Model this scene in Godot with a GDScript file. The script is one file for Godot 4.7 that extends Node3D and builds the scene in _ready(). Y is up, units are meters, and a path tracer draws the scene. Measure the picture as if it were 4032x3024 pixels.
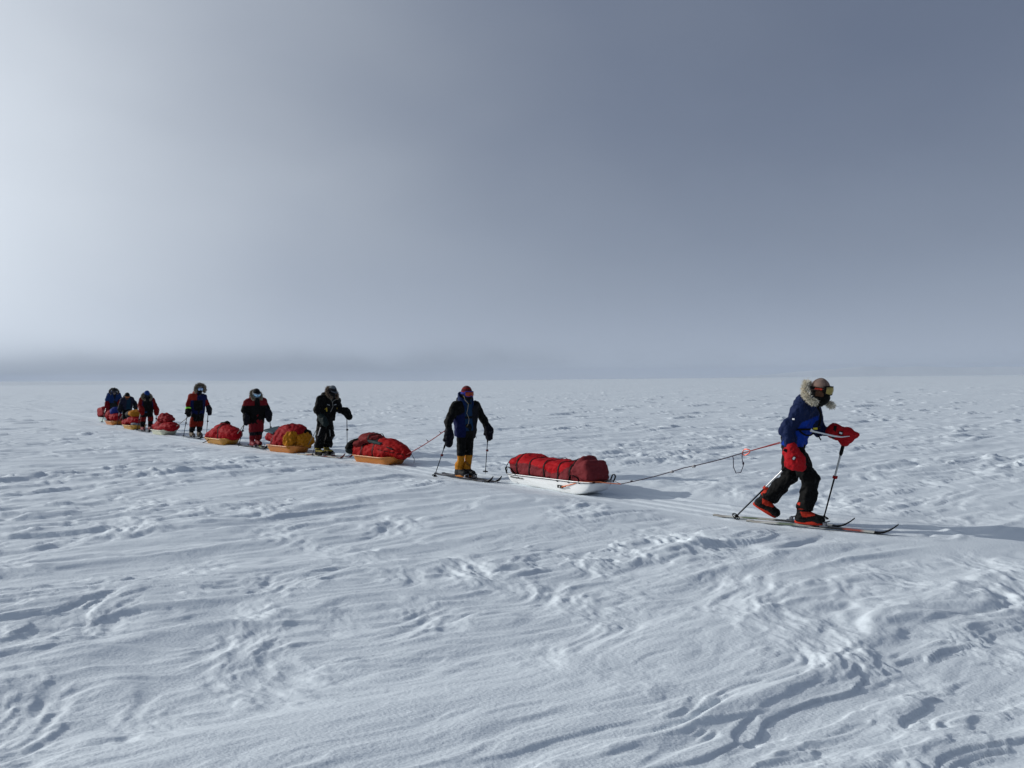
extends Node3D
# Skiers hauling pulks in file across wind-carved polar snow, low hazy sun on the left.
# World: camera near the origin, looking along -z; x to the right, y up, metres.

const EYE := 1.75
const SUN_AZ := -75.0       # degrees from straight ahead, minus is left
const SUN_EL := 20.0

# ------------------------------------------------------------------ mesh collecting
class MB:
	var v := PackedVector3Array()
	var c := PackedColorArray()
	var i := PackedInt32Array()
	var cur := Color(1, 1, 1)

	func vert(p: Vector3, col = null) -> int:
		v.append(p)
		c.append(cur if col == null else col)
		return v.size() - 1

	func tri(a: int, b: int, d: int) -> void:
		i.append(a); i.append(b); i.append(d)

	# turn the triangles from index start on outward (front faces run clockwise)
	func orient(start: int) -> void:
		if start >= i.size():
			return
		var cen := Vector3.ZERO
		for k in range(start, i.size()):
			cen += v[i[k]]
		cen /= float(i.size() - start)
		var vol := 0.0
		for k in range(start, i.size(), 3):
			vol += (v[i[k]] - cen).dot((v[i[k + 2]] - cen).cross(v[i[k + 1]] - cen))
		if vol < 0.0:
			for k in range(start, i.size(), 3):
				var t := i[k + 1]
				i[k + 1] = i[k + 2]
				i[k + 2] = t

	# rings: Array of PackedVector3Array of one length
	func loft(rings: Array, caps := true, closed := true, cols = null) -> void:
		var start := i.size()
		var n: int = rings[0].size()
		var b0 := v.size()
		for r in rings.size():
			for p in rings[r]:
				vert(p, cur if cols == null else cols[r])
		for r in range(rings.size() - 1):
			for k in range(n if closed else n - 1):
				var a := b0 + r * n + k
				var b := b0 + r * n + (k + 1) % n
				tri(a, b, a + n)
				tri(b, b + n, a + n)
		if caps and closed:
			for r in [0, rings.size() - 1]:
				var m := Vector3.ZERO
				for p in rings[r]:
					m += p
				m /= n
				var cc = cur if cols == null else cols[r]
				var ci := vert(m, cc)
				var ids := []
				for p in rings[r]:
					ids.append(vert(p, cc))
				for k in n:
					if r == 0:
						tri(ci, ids[(k + 1) % n], ids[k])
					else:
						tri(ci, ids[k], ids[(k + 1) % n])
		orient(start)

	func tube(pts: Array, rad, sides := 8, flat := 1.0) -> void:
		var rings := []
		var up := Vector3(0.31, 0.9, 0.17).normalized()
		for k in pts.size():
			var p: Vector3 = pts[k]
			var t: Vector3 = (pts[mini(k + 1, pts.size() - 1)] - pts[maxi(k - 1, 0)]).normalized()
			var s := t.cross(up)
			if s.length() < 0.05:
				s = t.cross(Vector3(1, 0, 0.2))
			s = s.normalized()
			var w := s.cross(t).normalized()
			up = w
			var r: float = rad[k] if rad is Array else rad
			var ring := PackedVector3Array()
			for q in sides:
				var a := TAU * q / sides
				ring.append(p + s * cos(a) * r + w * sin(a) * r * flat)
			rings.append(ring)
		loft(rings)

	func ball(cen: Vector3, rad: Vector3, bas := Basis.IDENTITY, seg := 10) -> void:
		var rings := []
		for k in range(seg + 1):
			var th := PI * clampf(float(k) / seg, 0.02, 0.98)
			var ring := PackedVector3Array()
			for q in range(seg * 2):
				var a := TAU * q / (seg * 2)
				ring.append(cen + bas * (Vector3(sin(th) * cos(a), cos(th), sin(th) * sin(a)) * rad))
			rings.append(ring)
		loft(rings)

	# bevelled box
	func box(x: Transform3D, half: Vector3, bev := 0.15) -> void:
		var m: float = minf(half.x, minf(half.y, half.z)) * bev
		var rings := []
		for s in [[-1.0, 1], [-1.0, 0], [1.0, 0], [1.0, 1]]:
			var inset: float = m if s[1] == 1 else 0.0
			var yy: float = s[0] * (half.y if s[1] == 1 else half.y - m)
			var hx: float = half.x - inset
			var hz: float = half.z - inset
			var ring := PackedVector3Array()
			for q in [[1, 1, 0], [1, 1, 1], [-1, 1, 1], [-1, 1, 0], [-1, -1, 0], [-1, -1, 1], [1, -1, 1], [1, -1, 0]]:
				var px: float = q[0] * (hx - (m if q[2] == 1 else 0.0))
				var pz: float = q[1] * (hz - (m if q[2] == 0 else 0.0))
				ring.append(x * Vector3(px, yy, pz))
			rings.append(ring)
		# separate strips keep the edges crisp
		for r in range(3):
			loft([rings[r], rings[r + 1]], false)
		var start := i.size()
		for r in [0, 3]:
			var ids := []
			for p in rings[r]:
				ids.append(vert(p))
			for k in range(1, 7):
				if r == 0:
					tri(ids[0], ids[k + 1], ids[k])
				else:
					tri(ids[0], ids[k], ids[k + 1])
		orient(start)

	func normals() -> PackedVector3Array:
		var n := PackedVector3Array()
		n.resize(v.size())
		for k in range(0, i.size(), 3):
			var a := i[k]
			var b := i[k + 1]
			var d := i[k + 2]
			var f := (v[d] - v[a]).cross(v[b] - v[a])
			n[a] += f; n[b] += f; n[d] += f
		for k in n.size():
			n[k] = n[k].normalized() if n[k].length_squared() > 0.0 else Vector3.UP
		return n

	func mesh() -> ArrayMesh:
		var a := []
		a.resize(Mesh.ARRAY_MAX)
		a[Mesh.ARRAY_VERTEX] = v
		a[Mesh.ARRAY_NORMAL] = normals()
		a[Mesh.ARRAY_COLOR] = c
		a[Mesh.ARRAY_INDEX] = i
		var m := ArrayMesh.new()
		m.add_surface_from_arrays(Mesh.PRIMITIVE_TRIANGLES, a)
		return m

# ------------------------------------------------------------------ smooth bodies
class Field:
	var o: Vector3
	var c: float
	var nx: int
	var ny: int
	var nz: int
	var d := PackedFloat32Array()

	func _init(lo: Vector3, hi: Vector3, cell: float) -> void:
		o = lo
		c = cell
		nx = int(ceil((hi.x - lo.x) / cell)) + 1
		ny = int(ceil((hi.y - lo.y) / cell)) + 1
		nz = int(ceil((hi.z - lo.z) / cell)) + 1
		d.resize(nx * ny * nz)
		d.fill(0.2)

	func span(lo: Vector3, hi: Vector3) -> Array:
		var a := ((lo - o) / c).floor()
		var b := ((hi - o) / c).ceil()
		return [maxi(int(a.x), 0), mini(int(b.x), nx - 1), maxi(int(a.y), 0), mini(int(b.y), ny - 1), maxi(int(a.z), 0), mini(int(b.z), nz - 1)]

	# tapered capsule; flat_end cuts it square at b
	func cap(a: Vector3, b: Vector3, ra: float, rb: float, k := 0.03, flat_end := false) -> void:
		var m := maxf(ra, rb) + k + c * 2.0
		var s := span(a.min(b) - Vector3.ONE * m, a.max(b) + Vector3.ONE * m)
		var ab := b - a
		var l2 := maxf(ab.length_squared(), 1e-8)
		var dir := ab.normalized()
		for z in range(s[4], s[5] + 1):
			for y in range(s[2], s[3] + 1):
				var row := (z * ny + y) * nx
				var p := o + Vector3(s[0], y, z) * c
				for x in range(s[0], s[1] + 1):
					var pa := p - a
					var t := clampf(pa.dot(ab) / l2, 0.0, 1.0)
					var e := (pa - ab * t).length() - (ra + (rb - ra) * t)
					if flat_end:
						e = maxf(e, (p - b).dot(dir))
					var w := d[row + x]
					var h := maxf(k - absf(e - w), 0.0)
					d[row + x] = minf(e, w) - h * h * 0.25 / k
					p.x += c

	func ell(cen: Vector3, bas: Basis, r: Vector3, k := 0.03) -> void:
		var m := maxf(r.x, maxf(r.y, r.z)) + k + c * 2.0
		var s := span(cen - Vector3.ONE * m, cen + Vector3.ONE * m)
		var inv := bas.inverse()
		for z in range(s[4], s[5] + 1):
			for y in range(s[2], s[3] + 1):
				var row := (z * ny + y) * nx
				for x in range(s[0], s[1] + 1):
					var q := inv * (o + Vector3(x, y, z) * c - cen)
					var q0 := q / r
					var k0 := q0.length()
					var k1 := (q0 / r).length()
					var e := k0 * (k0 - 1.0) / maxf(k1, 1e-5)
					var w := d[row + x]
					var h := maxf(k - absf(e - w), 0.0)
					d[row + x] = minf(e, w) - h * h * 0.25 / k

	func box(cen: Vector3, bas: Basis, half: Vector3, rad: float, k := 0.03) -> void:
		var m := half.length() + k + c * 2.0
		var s := span(cen - Vector3.ONE * m, cen + Vector3.ONE * m)
		var inv := bas.inverse()
		var hh := half - Vector3.ONE * rad
		for z in range(s[4], s[5] + 1):
			for y in range(s[2], s[3] + 1):
				var row := (z * ny + y) * nx
				for x in range(s[0], s[1] + 1):
					var q := (inv * (o + Vector3(x, y, z) * c - cen)).abs() - hh
					var e := q.max(Vector3.ZERO).length() + minf(maxf(q.x, maxf(q.y, q.z)), 0.0) - rad
					var w := d[row + x]
					var h := maxf(k - absf(e - w), 0.0)
					d[row + x] = minf(e, w) - h * h * 0.25 / k

	# keep only the side where (p - at) . n < 0
	func cut(at: Vector3, n: Vector3) -> void:
		for z in nz:
			for y in ny:
				var row := (z * ny + y) * nx
				for x in nx:
					var e := (o + Vector3(x, y, z) * c - at).dot(n)
					if e > d[row + x]:
						d[row + x] = e

	func build(col, noise: FastNoiseLite = null, amp := 0.0, freq := Vector3.ONE, puffed := false) -> MB:
		var mb := MB.new()
		var id := PackedInt32Array()
		id.resize(nx * ny * nz)
		id.fill(-1)
		var sy := nx
		var sz := nx * ny
		var off := [0, 1, sy, sy + 1, sz, sz + 1, sz + sy, sz + sy + 1]
		var cor := [Vector3(0, 0, 0), Vector3(1, 0, 0), Vector3(0, 1, 0), Vector3(1, 1, 0), Vector3(0, 0, 1), Vector3(1, 0, 1), Vector3(0, 1, 1), Vector3(1, 1, 1)]
		var edges := [[0, 1], [2, 3], [4, 5], [6, 7], [0, 2], [1, 3], [4, 6], [5, 7], [0, 4], [1, 5], [2, 6], [3, 7]]
		var vv := PackedVector3Array()
		for z in range(nz - 1):
			for y in range(ny - 1):
				var base := z * sz + y * sy
				for x in range(nx - 1):
					var b := base + x
					if d[b] > 0.06 or d[b] < -0.06:
						continue
					var e := [d[b], d[b + 1], d[b + sy], d[b + sy + 1], d[b + sz], d[b + sz + 1], d[b + sz + sy], d[b + sz + sy + 1]]
					var neg := 0
					for q in e:
						if q < 0.0:
							neg += 1
					if neg == 0 or neg == 8:
						continue
					var sum := Vector3.ZERO
					var cnt := 0
					for g in edges:
						var u: float = e[g[0]]
						var w: float = e[g[1]]
						if (u < 0.0) != (w < 0.0):
							sum += cor[g[0]].lerp(cor[g[1]], u / (u - w))
							cnt += 1
					id[b] = vv.size()
					vv.append(o + (Vector3(x, y, z) + sum / cnt) * c)
					var ins: bool = e[0] < 0.0
					if y > 0 and z > 0 and ins != (e[1] < 0.0):
						quad(mb, id, b - sy - sz, b - sz, b, b - sy, ins)
					if x > 0 and z > 0 and ins != (e[2] < 0.0):
						quad(mb, id, b - 1 - sz, b - 1, b, b - sz, ins)
					if x > 0 and y > 0 and ins != (e[4] < 0.0):
						quad(mb, id, b - 1 - sy, b - sy, b, b - 1, ins)
		mb.v = vv
		if noise and amp > 0.0:
			var n := mb.normals()
			for k in vv.size():
				var p := vv[k] * freq
				var w := noise.get_noise_3d(p.x, p.y, p.z)
				# stuffed cloth bulges out between sharp creases
				mb.v[k] = vv[k] + n[k] * amp * (absf(w) * 2.4 - 0.5 if puffed else w)
		mb.c.resize(vv.size())
		if col is Callable:
			for k in vv.size():
				mb.c[k] = col.call(vv[k])
		else:
			mb.c.fill(col)
		return mb

	func quad(mb: MB, id: PackedInt32Array, a: int, b: int, e: int, f: int, ins: bool) -> void:
		var A := id[a]
		var B := id[b]
		var C := id[e]
		var D := id[f]
		if A < 0 or B < 0 or C < 0 or D < 0:
			return
		if ins:
			mb.tri(A, D, C); mb.tri(A, C, B)
		else:
			mb.tri(A, B, C); mb.tri(A, C, D)

# ------------------------------------------------------------------ naming and adding
var used := {}
var rng := RandomNumberGenerator.new()
var folds := FastNoiseLite.new()

func numbered(called: String) -> String:
	if not used.has(called):
		used[called] = 0
		return called
	used[called] += 1
	return "%s_%03d" % [called, used[called]]

func meta(o: Node, label: String, category: String, group := "") -> void:
	o.set_meta("label", label)
	o.set_meta("category", category)
	if group != "":
		o.set_meta("group", group)

func thing(called: String, label: String, category: String, at: Vector3, turn := 0.0, group := "") -> Node3D:
	var o := Node3D.new()
	o.name = numbered(called)
	add_child(o)
	o.position = at
	o.rotation.y = turn
	meta(o, label, category, group)
	return o

func part(parent: Node, called: String, mb: MB, mat: Material) -> MeshInstance3D:
	var o := MeshInstance3D.new()
	o.name = called
	o.mesh = mb.mesh()
	o.material_override = mat
	parent.add_child(o, true)
	return o

func structure(called: String, mb: MB, mat: Material) -> MeshInstance3D:
	var o := part(self, called, mb, mat)
	o.set_meta("kind", "structure")
	return o

# ------------------------------------------------------------------ materials
var M := {}

func normal_texture(freq: float, strength: float, sz := 512, seed_ := 3, fractal := 4, ridged := false) -> ImageTexture:
	var n := FastNoiseLite.new()
	n.seed = seed_
	n.noise_type = FastNoiseLite.TYPE_SIMPLEX_SMOOTH
	n.frequency = freq
	n.fractal_octaves = fractal
	if ridged:
		n.fractal_type = FastNoiseLite.FRACTAL_RIDGED
	var im := n.get_seamless_image(sz, sz)
	im.convert(Image.FORMAT_RGBA8)
	im.bump_map_to_normal_map(strength)
	return ImageTexture.create_from_image(im)

func cloth(rough: float, crease: Texture2D, scale_: float, depth: float, sheen := 0.0, spec := 0.2) -> StandardMaterial3D:
	var m := StandardMaterial3D.new()
	m.vertex_color_use_as_albedo = true
	m.roughness = rough
	m.metallic_specular = spec
	if crease:
		m.normal_enabled = true
		m.normal_texture = crease
		m.normal_scale = depth
		m.uv1_triplanar = true
		m.uv1_scale = Vector3.ONE * scale_
	if sheen > 0.0:
		m.rim_enabled = true
		m.rim = sheen
	return m

func make_materials() -> void:
	var crease := normal_texture(0.0065, 11.0, 512, 5, 3, true)
	M.shell = cloth(0.7, crease, 1.6, 0.9, 0.0, 0.2)          # windproof nylon
	M.soft = cloth(0.92, crease, 5.0, 0.5, 0.25)     # fleece, knit
	M.bag = cloth(0.66, crease, 0.9, 0.6, 0.0, 0.14)            # coated bag cloth
	M.fur = cloth(1.0, null, 1.0, 0.0)
	M.fur.backlight_enabled = true
	M.fur.backlight = Color(0.35, 0.33, 0.3)
	M.plain = cloth(0.6, null, 1.0, 0.0)             # webbing, cord, rubber
	M.plastic = cloth(0.38, normal_texture(0.02, 1.2, 256, 9, 3), 3.0, 0.25, 0.0, 0.5)
	M.hull = cloth(0.28, normal_texture(0.02, 1.0, 256, 9, 3), 2.0, 0.12, 0.0, 0.5)
	M.metal = cloth(0.32, null, 1.0, 0.0)
	M.metal.metallic = 0.85
	M.lens = cloth(0.08, null, 1.0, 0.0)
	M.lens.metallic = 0.8
	M.ski = cloth(0.35, null, 1.0, 0.0)
	# wind-packed snow
	var s := StandardMaterial3D.new()
	s.albedo_color = Color(0.665, 0.725, 0.768).linear_to_srgb()
	s.roughness = 0.72
	s.metallic_specular = 0.35
	s.normal_enabled = true
	s.normal_texture = normal_texture(0.03, 5.0, 1024, 12, 5)
	s.normal_scale = 0.55
	s.uv1_triplanar = true
	s.uv1_world_triplanar = true
	s.uv1_scale = Vector3(0.9, 0.9, 1.7)
	M.snow = s

# ------------------------------------------------------------------ sky
func sky_color(az: float, el: float, n: FastNoiseLite) -> Color:
	# even high overcast, thinner towards the hidden sun
	var dir := Vector3(sin(az) * cos(el), sin(el), -cos(az) * cos(el))
	var ga := deg_to_rad(SUN_AZ)
	var ge := deg_to_rad(13.0)
	var g := Vector3(sin(ga) * cos(ge), sin(ge), -cos(ga) * cos(ge))
	var ang := rad_to_deg(acos(clampf(dir.dot(g), -1.0, 1.0)))
	var eld := rad_to_deg(el)
	var azd := rad_to_deg(az)
	# mist: broad drifts and thinner slanting veils
	var soft := n.get_noise_3d(dir.x * 130.0, dir.y * 260.0, dir.z * 130.0)
	var veil := n.get_noise_3d(dir.x * 330.0 + 50.0, dir.y * 700.0 + dir.x * 160.0, dir.z * 330.0)
	ang += soft * 4.5 + veil * 1.6
	var glow := exp(-pow(ang / 42.0, 2.0))
	var col := Color(0.096, 0.126, 0.198)                     # dull blue-grey vault
	# paler haze low down
	var low := exp(-maxf(eld * (1.0 + 0.35 * soft), 0.0) / 12.0)
	col = col.lerp(Color(0.365, 0.428, 0.53), low * 0.98)
	col += Color(0.095, 0.103, 0.108) * exp(-maxf(eld, 0.0) / 2.6)
	col += Color(1.33, 1.39, 1.39) * glow * (1.0 - 0.3 * low)
	# broken bank of cloud lying on the horizon to the left
	var shape := (eld - 1.1 + veil * 0.6 + soft * 0.4) / (0.8 if eld < 1.1 else 1.25)
	var bank := exp(-shape * shape) * (1.0 - smoothstep(-16.0, 16.0, azd + veil * 14.0)) * smoothstep(-110.0, -60.0, azd)
	col = col.lerp(Color(0.245, 0.29, 0.355), bank * (0.5 + 0.3 * soft))
	return col * (1.0 + 0.07 * soft + 0.03 * veil)

func make_sky() -> Environment:
	var n := FastNoiseLite.new()
	n.seed = 21
	n.noise_type = FastNoiseLite.TYPE_SIMPLEX_SMOOTH
	n.frequency = 0.012
	n.fractal_octaves = 4
	var w := 1280
	var h := 640
	var data := PackedFloat32Array()
	data.resize(w * h * 3)
	var under := sky_color(0.0, 0.0, n)
	for y in h:
		var el := (0.5 - (y + 0.5) / h) * PI
		if el < -0.03:
			for x in w:
				var q := (y * w + x) * 3
				data[q] = under.r; data[q + 1] = under.g; data[q + 2] = under.b
			continue
		# towards the zenith neighbouring columns nearly meet: fewer are computed
		var step := 1 if el < 0.7 else 8
		for x0 in range(0, w, step):
			# the panorama's first column looks along -z
			var az := wrapf((x0 + 0.5 * step) / w * TAU, -PI, PI)
			var c := sky_color(az, maxf(el, 0.0), n)
			for x in range(x0, mini(x0 + step, w)):
				var q := (y * w + x) * 3
				data[q] = c.r; data[q + 1] = c.g; data[q + 2] = c.b
	var im := Image.create_from_data(w, h, false, Image.FORMAT_RGBF, data.to_byte_array())
	var p := PanoramaSkyMaterial.new()
	p.panorama = ImageTexture.create_from_image(im)
	var sky := Sky.new()
	sky.sky_material = p
	var e := Environment.new()
	e.background_mode = Environment.BG_SKY
	e.sky = sky
	e.tonemap_mode = Environment.TONE_MAPPER_LINEAR
	e.tonemap_exposure = 1.0
	e.sdfgi_enabled = true
	e.ssao_enabled = true
	e.ssil_enabled = true
	return e

# ------------------------------------------------------------------ snow
# the trodden line: pulk trail and ski tracks, x and distance ahead
const TRAIL := [[-60.0, 84.0], [-40.0, 60.0], [-25.5, 43.0], [-18.8, 35.0], [-16.9, 32.1], [-14.4, 28.8], [-11.8, 25.7], [-8.2, 21.5], [-5.5, 18.8], [-2.7, 16.1], [-0.85, 13.56], [0.7, 12.2], [1.8, 11.0], [3.0, 9.5], [3.6, 8.95], [4.5, 8.4]]
var nw := FastNoiseLite.new()
var nb := FastNoiseLite.new()
var nr := FastNoiseLite.new()
var nf := FastNoiseLite.new()

func setup_noise() -> void:
	nw.seed = 4; nw.noise_type = FastNoiseLite.TYPE_SIMPLEX_SMOOTH; nw.frequency = 1.0; nw.fractal_type = FastNoiseLite.FRACTAL_NONE
	nb.seed = 8; nb.noise_type = FastNoiseLite.TYPE_SIMPLEX_SMOOTH; nb.frequency = 1.0; nb.fractal_octaves = 3
	nr.seed = 15; nr.noise_type = FastNoiseLite.TYPE_SIMPLEX_SMOOTH; nr.frequency = 1.0; nr.fractal_octaves = 2
	nf.seed = 31; nf.noise_type = FastNoiseLite.TYPE_SIMPLEX_SMOOTH; nf.frequency = 1.0; nf.fractal_octaves = 4; nf.fractal_gain = 0.52
	folds.seed = 2; folds.noise_type = FastNoiseLite.TYPE_SIMPLEX_SMOOTH; folds.frequency = 1.0; folds.fractal_octaves = 4

func trail_near(x: float, z: float) -> Vector2:
	# distance from the trail, and where along its last stretch
	var best := 1e9
	var side := 0.0
	var p := Vector2(x, -z)
	for k in range(TRAIL.size() - 1):
		var a := Vector2(TRAIL[k][0], TRAIL[k][1])
		var b := Vector2(TRAIL[k + 1][0], TRAIL[k + 1][1])
		var ab := b - a
		var t := clampf((p - a).dot(ab) / ab.length_squared(), 0.0, 1.0)
		var q := p - (a + ab * t)
		var l := q.length_squared()
		if l < best:
			best = l
			side = signf(ab.cross(q))
	return Vector2(sqrt(best), side)

func snow_height(x: float, z: float) -> float:
	var r := sqrt(x * x + z * z)
	# u runs with the wind, v across it
	var w1 := nw.get_noise_2d(x * 0.13, z * 0.13)
	var w2 := nw.get_noise_2d(x * 0.7 + 40.0, z * 0.7)
	var u := x * 0.84 - z * 0.54 + w2 * 0.2
	var v := x * 0.54 + z * 0.84 + w1 * 0.5 + w2 * 0.04
	var far := smoothstep(14.0, 50.0, r)
	var calm := 1.0 - 0.82 * far
	# patches: eroded, drifted, crusted
	var patch := nw.get_noise_2d(u * 0.09 + 9.0, v * 0.19 - 5.0)
	var eroded := smoothstep(-0.3, 0.2, patch)
	var crust := smoothstep(-0.15, 0.4, nw.get_noise_2d(x * 0.15 - 30.0, z * 0.19 + 17.0))
	var h := 0.08 * nb.get_noise_2d(u * 0.045, v * 0.10)
	var bite := nf.get_noise_2d(u * 0.8 + w2 * 1.2, v * 1.6 + 3.0)
	# long drift ridges: sharp crests, the lee flank steeper
	var n0 := nr.get_noise_2d(u * 0.085, v * 0.50)
	var rid := 1.0 - absf(nr.get_noise_2d(u * 0.085 + 0.02 * bite, v * 0.50 - 0.2 * (1.0 - absf(n0)) + 0.05 * bite)) * 1.5
	h += 0.046 * rid * (1.0 - 0.5 * eroded) * calm
	# shorter ridges of the same make, in patches
	var n1 := nr.get_noise_2d(u * 0.26 + 31.0, v * 1.15 + 7.0)
	var rid1 := 1.0 - absf(nr.get_noise_2d(u * 0.26 + 31.0, v * 1.15 + 7.0 - 0.22 * (1.0 - absf(n1)) + 0.12 * bite)) * 1.5
	h += 0.031 * rid1 * calm * smoothstep(-0.3, 0.4, nw.get_noise_2d(u * 0.15 - 8.0, v * 0.3))
	# hard plates left standing with ragged low edges
	var t := nb.get_noise_2d(u * 0.19 + 3.0, v * 0.80 + 11.0) * 1.6 + bite * 0.85
	var plates := smoothstep(0.08, 0.17, t) + smoothstep(0.42, 0.52, t) * 0.8 + smoothstep(0.78, 0.90, t) * 0.7
	h += (0.0155 * plates * eroded + 0.012 * t) * calm
	if r < 70.0:
		var near := 1.0 - smoothstep(30.0, 70.0, r)
		# small flakes and scallops
		var n2 := nr.get_noise_2d(u * 0.75 + 70.0, v * 2.9)
		var s2 := nr.get_noise_2d(u * 0.75 + 70.0 + 0.10 * n2, v * 2.9 - 0.30 * n2 + 0.2 * bite)
		h += near * (0.017 * maxf(s2, -0.15) + 0.013 * (1.0 - absf(s2) * 1.6)) * (0.3 + 0.7 * smoothstep(-0.3, 0.3, w2 + 0.6 * patch))
		h += 0.015 * bite * crust * near
		if r < 30.0:
			var n3 := nf.get_noise_2d(u * 2.3 + w2, v * 4.6 + w2)
			h += 0.014 * (n3 + 0.5 * absf(n3)) * (0.22 + 0.78 * crust)
			# thin crusts: small sharp-lipped flakes
			var n4 := nr.get_noise_2d(u * 1.5 + 11.0 + 0.3 * n3, v * 5.6 + 0.5 * n3)
			var s4 := nr.get_noise_2d(u * 1.5 + 11.0 + 0.1 * n4, v * 5.6 + 0.5 * n3 - 0.35 * n4)
			h += (1.0 - smoothstep(18.0, 30.0, r)) * (0.007 * (1.0 - absf(s4) * 1.7) + 0.007 * smoothstep(0.05, 0.2, s4)) * (0.35 + 0.65 * smoothstep(-0.2, 0.25, patch - w2 * 0.5))
	# scattered hard lumps, long to windward, undercut to lee
	var l0 := nr.get_noise_2d(u * 0.22 + 100.0, v * 0.62 - 60.0)
	if l0 > 0.2:
		var lump := nr.get_noise_2d(u * 0.22 + 100.0 - 0.10 * l0, v * 0.62 - 60.0 - 0.34 * l0) + bite * 0.08
		var up := smoothstep(0.44, 0.60, lump) * (0.5 + 1.4 * maxf(lump - 0.44, 0.0))
		h += up * (0.05 + 0.06 * far) * (0.8 + 0.5 * patch)
	if r > 9.0 and r < 400.0:
		var k0 := nr.get_noise_2d(u * 0.5 + 9.0, v * 1.3 + 33.0)
		if k0 > 0.3:
			var k1 := nr.get_noise_2d(u * 0.5 + 9.0 - 0.1 * k0, v * 1.3 + 33.0 - 0.4 * k0) + bite * 0.1
			h += smoothstep(0.48, 0.6, k1) * (0.035 + 0.04 * far) * smoothstep(9.0, 16.0, r) * (0.7 + 0.6 * patch)
	return h

func shaped_snow(x: float, z: float) -> float:
	var h := snow_height(x, z)
	# the trail bows gently round the straight line between its ends
	if absf((x + 60.0) * 0.7607 + (-z - 84.0) * 0.6491) < 9.0 and x * x + z * z < 9000.0:
		var tr := trail_near(x, z)
		if tr.x < 2.2:
			var keep := smoothstep(0.40, 1.25, tr.x)
			# far back the wind has already filled the trail in
			keep = lerpf(keep, 1.0, smoothstep(36.0, 52.0, -z))
			h = h * lerpf(0.22 * smoothstep(10.0, 15.0, -z), 1.0, keep)
			# trough of the pulks with two ski grooves and thrown-up edges
			var fade := 1.0 - smoothstep(0.34, 0.46, tr.x)
			h -= 0.012 * fade
			h += 0.026 * exp(-pow((tr.x - 0.42) / 0.05, 2.0)) * (0.6 + 0.6 * nf.get_noise_2d(x * 3.0, z * 3.0))
			h -= 0.022 * exp(-pow((tr.x - 0.13) / 0.035, 2.0))
			h += 0.004 * nf.get_noise_2d(x * 5.0, z * 5.0) * fade
	return h

func make_snow() -> void:
	# rings round the place where the picture was taken, closer together near by
	var az := PackedFloat32Array()
	var fine := deg_to_rad(41.0)
	var a := -fine
	while a < fine:
		az.append(a)
		a += 0.0024
	az.append(fine)
	var da := 0.0026
	a = fine
	while a < PI - 0.1:
		da *= 1.13
		a += minf(da, 0.12)
		if a < PI - 0.02:
			az.append(a)
			az.insert(0, -a)
	var rad := PackedFloat32Array()
	var r := 1.6
	while r < 340.0:
		rad.append(r)
		r *= 1.012 if r < 3.0 else (1.0031 if r < 9.0 else 1.0043)
	while r < 13000.0:
		rad.append(r)
		r *= 1.045
	var n := az.size()
	var v := PackedVector3Array()
	v.resize(n * rad.size() + 1)
	var sn := PackedFloat32Array()
	var cs := PackedFloat32Array()
	for q in az:
		sn.append(sin(q)); cs.append(cos(q))
	var k := 0
	for rr in rad:
		var damp := 1.0 - smoothstep(250.0, 500.0, rr)
		for q in n:
			var x := sn[q] * rr
			var z := -cs[q] * rr
			v[k] = Vector3(x, shaped_snow(x, z) * damp if damp > 0.0 else 0.0, z)
			k += 1
	v[k] = Vector3(0, shaped_snow(0.0, 0.0), 0)
	var ix := PackedInt32Array()
	for j in range(rad.size() - 1):
		var b := j * n
		for q in n:
			var q2 := (q + 1) % n
			ix.append(b + q); ix.append(b + n + q); ix.append(b + q2)
			ix.append(b + q2); ix.append(b + n + q); ix.append(b + n + q2)
	for q in n:
		ix.append(k); ix.append(q); ix.append((q + 1) % n)
	var mb := MB.new()
	mb.v = v
	mb.i = ix
	mb.c.resize(v.size())
	mb.c.fill(Color.WHITE)
	structure("snow_ground", mb, M.snow)

func make_hills() -> void:
	var n := FastNoiseLite.new()
	n.seed = 6; n.frequency = 1.0; n.fractal_octaves = 4
	# far range on the right, added low swell on the left, sloped off the sun to darken far snow
	for d in [["hills", 14.0, 66.0, 9000.0, 11200.0, 150.0], ["added_snow_rise", -70.0, 2.0, 2000.0, 2600.0, 11.0]]:
		var mb := MB.new()
		var na := 240
		var nrr := 16
		for j in range(nrr + 1):
			var t := float(j) / nrr
			for q in range(na + 1):
				var s := float(q) / na
				var az := deg_to_rad(lerpf(d[1], d[2], s))
				var rr := lerpf(d[3], d[4], t)
				var prof := sin(PI * t)
				var edge: float
				if d[0] == "hills":
					edge = smoothstep(0.0, 0.22, s) * (0.72 + 0.5 * s)
					edge *= 0.80 + 0.3 * n.get_noise_2d(s * 5.0, t) + 0.05 * n.get_noise_2d(s * 22.0, t * 2.0)
				else:
					edge = (1.0 - smoothstep(0.5, 1.0, s)) * (0.95 + 0.1 * n.get_noise_2d(s * 6.0, 4.0))
				mb.vert(Vector3(sin(az) * rr, -0.5 + d[5] * maxf(edge, 0.0) * prof, -cos(az) * rr))
		for j in nrr:
			for q in na:
				var b := j * (na + 1) + q
				mb.tri(b, b + na + 1, b + 1)
				mb.tri(b + 1, b + na + 1, b + na + 2)
		structure(d[0], mb, M.snow)

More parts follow.
